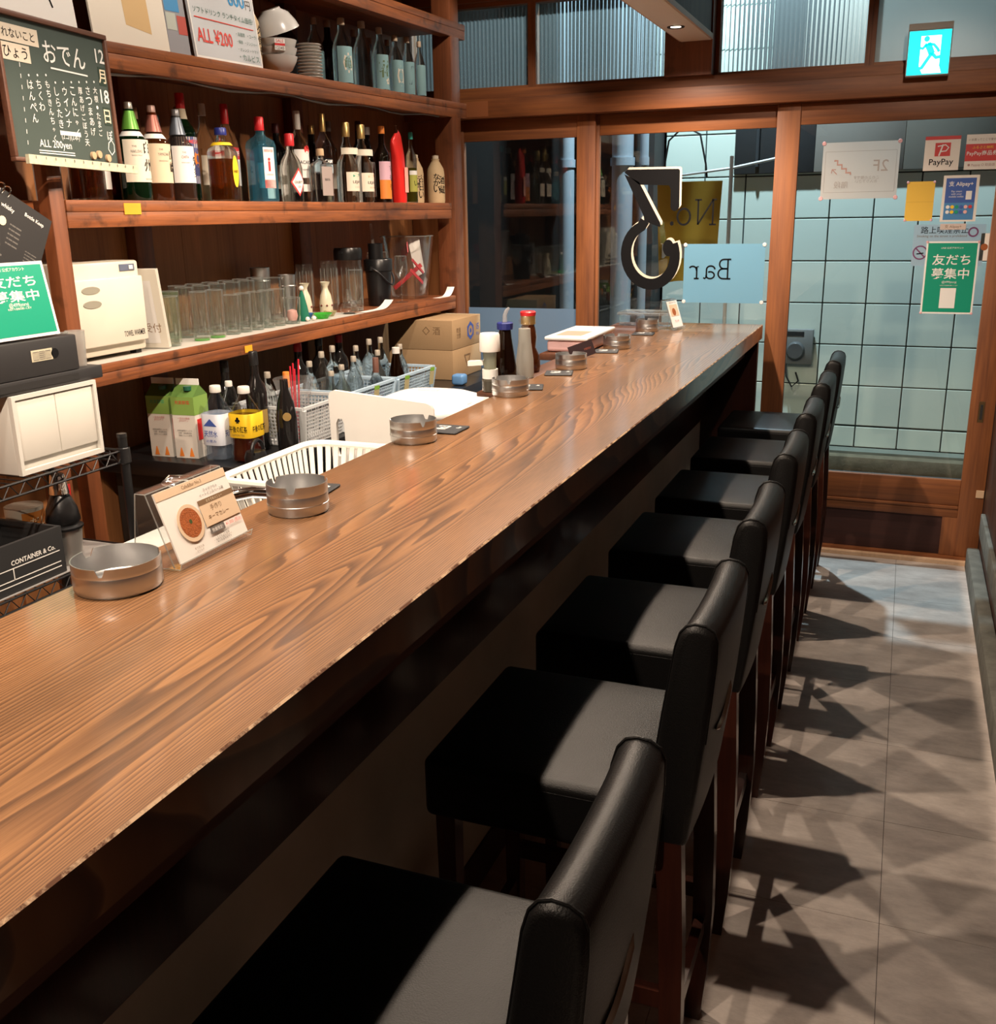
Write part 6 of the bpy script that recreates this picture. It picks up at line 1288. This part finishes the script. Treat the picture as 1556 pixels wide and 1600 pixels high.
G().tube(rr(-.138, .138, -.093, .093, .02, .0630), .0012, 5, True).obj('rim', glass('rim_glass'), t)

# ================================================================== THINGS ON THE WINDOW AND DOOR
YG = 5.2185
def gp_(zx, zy): return (-1.415+zx*.000617+zy*.00001, 2.139-zy*.000626-zx*.0000292)
sg = thing('window_number', 'large black mirrored number three sticker on the window', 'sticker', (0, 0, 0))
def three(dx, dz, y, mat, nm, grow):
    g = G(); P_ = lambda a, b: (gp_(a, b)[0]+dx, y, gp_(a, b)[1]+dz)
    th = (0, .0004, 0)
    g.prism([P_(*p) for p in ((72, 430), (95, 405), (515, 392), (527, 402), (527, 680), (510, 705), (485, 715), (462, 700), (455, 680), (455, 545), (440, 518), (195, 518))], th)
    g.prism([P_(*p) for p in ((70, 440), (195, 500), (375, 810), (372, 840), (240, 800), (235, 760))], th)
    pts = []
    for k in range(29):
        a = math.radians(112+k*272/28); pts.append((292+205*math.cos(a), 1060-235*math.sin(a)))
    pts2 = [(245, 795)]+pts
    lst = [P_(*p) for p in pts2]; w2_ = [.052]*len(lst)
    g.ribbon([(p[0], p[2]) for p in lst], [.050+.006*math.sin(PI*i/len(lst)) for i in range(len(lst))], (0, y, 0), (1, 0, 0), (0, 0, 1), .0004)
    g.prism([P_(443+46*math.cos(2*PI*i/20), 1000+66*math.sin(2*PI*i/20)) for i in range(20)], th)
    g.obj(nm, mat, sg, 0)
three(0, 0, YG-.0012, INK, 'numeral', 0); three(.010, .010, YG-.0002, LAB_C, 'numeral_edge', 0)
def strokes(parent, paths, ox, oz, s_, w, mat, nm='lettering', y=YG-.001):
    g = G()
    for p in paths: g.ribbon([(ox+a*s_, oz+b*s_) for a, b in p], w, (0, y, 0), (1, 0, 0), (0, 0, 1), .0004)
    g.obj(nm, mat, parent, 0)
def arc(cx, cy, rx, ry, a0, a1, n=14): return [(cx+rx*math.cos(math.radians(a0+(a1-a0)*k/n)), cy+ry*math.sin(math.radians(a0+(a1-a0)*k/n))) for k in range(n+1)]
# mirrored lettering, seen from inside; unit = capital height
N_ = [[(.0, 0), (.0, 1)], [(.0, 0), (-.62, 1)][::-1], [(-.62, 0), (-.62, 1)], [(-.14, 0), (.14, 0)], [(-.06, 1), (.14, 1)], [(-.76, 1), (-.48, 1)]]
N_[1] = [(.0, 1), (-.62, 0)]
n1 = thing('window_lettering', 'black mirrored lettering reading No. on the window', 'lettering', (0, 0, 0))
strokes(n1, N_, -.915, 1.612, .118, .008, INK); strokes(n1, [arc(-1.0-.22, .33, .27, .33, 0, 360, 20)], -.915, 1.612, .118, .010, INK); strokes(n1, [arc(-1.72, .06, .04, .05, 0, 360, 8)], -.915, 1.612, .118, .010, INK)
n2 = thing('window_lettering', 'black mirrored lettering reading Bar on the window', 'lettering', (0, 0, 0))
B_ = [[(-.08, 0), (-.08, 1)], [(.08, 0), (-.30, 0)]+arc(-.32, .26, .26, .26, -90, -270, 10)[1:]+[(-.08, .52)], [(.08, 1), (-.28, 1)]+arc(-.30, .76, .22, .24, 90, 270, 10)[1:]+[(-.08, .52)]]
a_ = [arc(-.98, .48, .22, .18, 0, 180, 10)+[(-1.20, .10), (-1.28, .0), (-1.36, .05)], arc(-1.0, .18, .22, .18, 120, -180+0, 16)+[]]
r__ = [[(-1.72, 0), (-1.72, .62), (-1.62, .62)], [(-1.60, 0), (-1.86, 0)], [(-1.72, .40)]+arc(-1.94, .46, .20, .18, 0, 150, 10)]
strokes(n2, B_+a_+r__, -.822, 1.350, .094, .008, INK)
bp_ = Card('blue_paper', 'pale blue sheet of paper taped on the window below the lettering', 'paper', (-.851, YG-.0004, 1.375), (1, 0, 0), (0, 0, 1), .398, .288, glass('blue_sheet', (.6, .8, .9), (.30, .58, .72), .86, .3), .0005)
for sx in (-1, 1):
    for sz in (-1, 1): G().lathe([(0, 0), (.010, 0), (.008, .003), (0, .003)], 12, (sx*.194, sz*.139, .0004)).obj('pin', M('pin_clear', (.75, .72, .72), .3), bp_.o)
# the blue sheet hangs behind the lettering
YD = 5.1855
PIN = M('pin_pink', (.72, .40, .42), .5)
def pins(c, r=.007):
    for sx in (-1, 1):
        for sz in (-1, 1): G().lathe([(0, 0), (r, 0), (r*.8, .002), (0, .002)], 10, (sx*(c.w/2-.003), sz*(c.h/2-.003), .0006)).obj('pin', PIN, c.o)
def door_card(name, label, x, z, w, h, mat, y=YD): return Card(name, label, 'sign', (x, y, z), (1, 0, 0), (0, 0, 1), w, h, mat, .0005)
c = door_card('paper_sign', 'white paper sign with mirrored stairs drawing on the door glass', -.243, 1.845, .335, .25, glass('thin_paper', (.8, .78, .76), (.70, .66, .62), .86, .4)); 
FB = M('faded_brown', (.42, .24, .20), .7); FG = M('faded_grey', (.38, .33, .30), .7)
for q in ([(-.155, .085), (.155, .085)], [(-.155, -.095), (.155, -.095)], [(-.155, .085), (-.155, -.095)], [(.155, .085), (.155, -.095)]): c.line(q, .0016, FG)
c.text('2F', .09, .02, FG, h=.05, mirror=True); c.line([(-.115, .045), (-.10, .045), (-.10, .027), (-.08, .027), (-.08, .009), (-.06, .009), (-.06, -.009), (-.04, -.009), (-.04, -.018)], .008, FB); c.line([(-.10, -.015), (-.12, .005)], .004, FB); c.line([(-.125, -.01), (-.122, .007), (-.105, .006)], .004, FB)
c.text('階段', -.08, -.062, FG, h=.030, mirror=True); c.text('この上の階です\nお入り下さい', .03, -.04, FG, w=.11, mirror=True); pins(c, .010)
c = door_card('payment_sign', 'white sticker with a red square emblem on the door glass', .100, 1.907, .146, .146, M('sticker_cream', (.80, .73, .65), .5)); RP = M('pay_red', (.60, .035, .03), .5)
c.rect(-.073, .058, .073, .073, RP); c.rect(-.030, -.012, .034, .045, RP, 'emblem'); c.line([(-.012, -.010), (.002, .038)], .006, PAPER); c.line([(-.02, .03), (.012, .036), (.026, .024), (.016, .010), (-.004, .008)], .005, PAPER); c.text('PayPay', 0, -.040, INK, w=.10, bold=.006)
c = door_card('payment_sign', 'red and white gift voucher sticker at the right edge of the door glass', .265, 1.908, .138, .148, M('sticker_cream')); c.rect(-.069, -.038, .069, .034, RP); c.text('PayPay商品券', .0, -.006, PAPER, w=.125, bold=.008); c.text('ふるさと納税', 0, .020, YEL, w=.085); c.text('いま買ってここで使える', 0, .052, BRN, w=.12); c.text('● Paypay ○ 取扱店', 0, -.055, FB, w=.11)
c = door_card('yellow_paper', 'folded yellow paper pinned on the door glass', .027, 1.703, .118, .172, M('yellow_paper_mat', (.74, .46, .06), .7)); c.line([(-.058, -.003), (.058, -.003)], .0012, M('fold_ochre', (.55, .33, .05), .7)); pins(c, .006)
c = door_card('payment_sign', 'blue and white payment sticker with small round logos', .193, 1.712, .148, .200, M('sticker_cream')); c.rect(-.062, -.092, .062, .088, M('ali_blue', (.04, .10, .36), .5)); c.rect(-.062, -.092, .062, -.018, M('ali_blue2', (.06, .22, .46), .5)); c.text('支 Alipay+', 0, .062, PAPER, w=.10, bold=.012); c.text('Pay smart\nwith your\nmobile wallet', -.015, .020, PAPER, w=.06); c.rect(.024, -.005, .048, .032, PAPER)
for k in range(11): c.disc(-.046+.0185*(k % 6), -.036-.022*(k//6), .0078, (PAPER, YEL, GRN, BLU, PNK, RP)[k % 6])
c2 = door_card('payment_sign', 'small pale tab below the blue payment sticker', .178, 1.590, .108, .026, M('tab_pink', (.62, .50, .44), .5), YD-.0012); c2.text('支 Alipay+', 0, 0, BRN, w=.07)
c = door_card('smoking_sign', 'pale blue no street smoking notice behind the green poster', .165, 1.508, .300, .184, glass('notice_blue', (.7, .8, .85), (.52, .64, .70), .9, .4)); c.text('路上喫煙禁止', -.02, .068, INK, w=.20, bold=.004); c.text('Smoking on the street is prohibited', -.03, .040, BRN, w=.21); PU = M('sign_plum', (.16, .04, .12), .5); c.ring(-.115, -.032, .032, .006, PU); c.line([(-.137, -.01), (-.093, -.054)], .006, PU); c.line([(-.13, -.038), (-.10, -.034)], .005, INK); c.ring(.10, .058, .022, .007, PU)
fp = friend_poster('green_poster', 'green and white poster pinned on the door glass', (.186, YD-.0016, 1.363), (1, 0, 0), (0, 0, 1), .222, .326, True); pins(fp, .006)
c = door_card('photo_card', 'narrow card with a brown dish picture at the door glass edge', .3165, 1.50, .034, .12, M('sticker_cream')); c.disc(.0, .0, .015, M('curry'))
# exit sign
ex = thing('exit_sign', 'lit turquoise emergency exit sign with a running figure', 'sign', (.005, 5.05, 2.312))
G().rbox(-.088, 0, -.092, .088, .055, .092, .004, 2).obj('housing', M('sign_housing', (.45, .43, .40), .5), ex); G().box(-.05, .0555, -.03, .05, .1275, .03).obj('bracket', M('sign_housing'), ex, 0); G().box(-.088, .004, .0925, .088, .050, .118).obj('top_plate', M('plate_tan', (.40, .34, .28), .5), ex, 0)
EXG = M('exit_glow', (.0, .62, .66), .5, emit=1.5); EXW = M('exit_white', (.92, 1, .98), .5, emit=1.5)
G().box(-.083, -.0016, -.087, .083, -.0004, .087).obj('panel', EXG, ex, 0)
G().box(-.035, -.0024, -.055, .045, -.0018, .066).obj('doorway', EXW, ex, 0)
G().add([(-.035, -.0021, -.055), (.045, -.0021, -.055), (.055, -.0021, -.083), (-.02, -.0021, -.083)], [(0, 1, 2, 3)]).obj('doorway_floor', EXW, ex, 0)
rm = G(); Y_ = -.0034
for p, w in (([(-.008, .035), (.004, .012), (.012, -.006)], .026), ([(.012, -.004), (-.004, -.028), (-.024, -.060), (-.034, -.062)], .014), ([(.012, -.004), (.030, -.022), (.052, -.018)], .014), ([(-.008, .034), (.018, .030), (.034, .012), (.040, .0)], .011), ([(-.010, .034), (-.026, .016), (-.042, .022)], .011)):
    rm.ribbon(p, w, (0, Y_, 0), (1, 0, 0), (0, 0, 1), .0008)
rm.prism([(-.012+.0115*math.cos(2*PI*i/16), Y_, .054+.0115*math.sin(2*PI*i/16)) for i in range(16)], (0, .0008, 0)); rm.obj('running_figure', EXG, ex, 0)
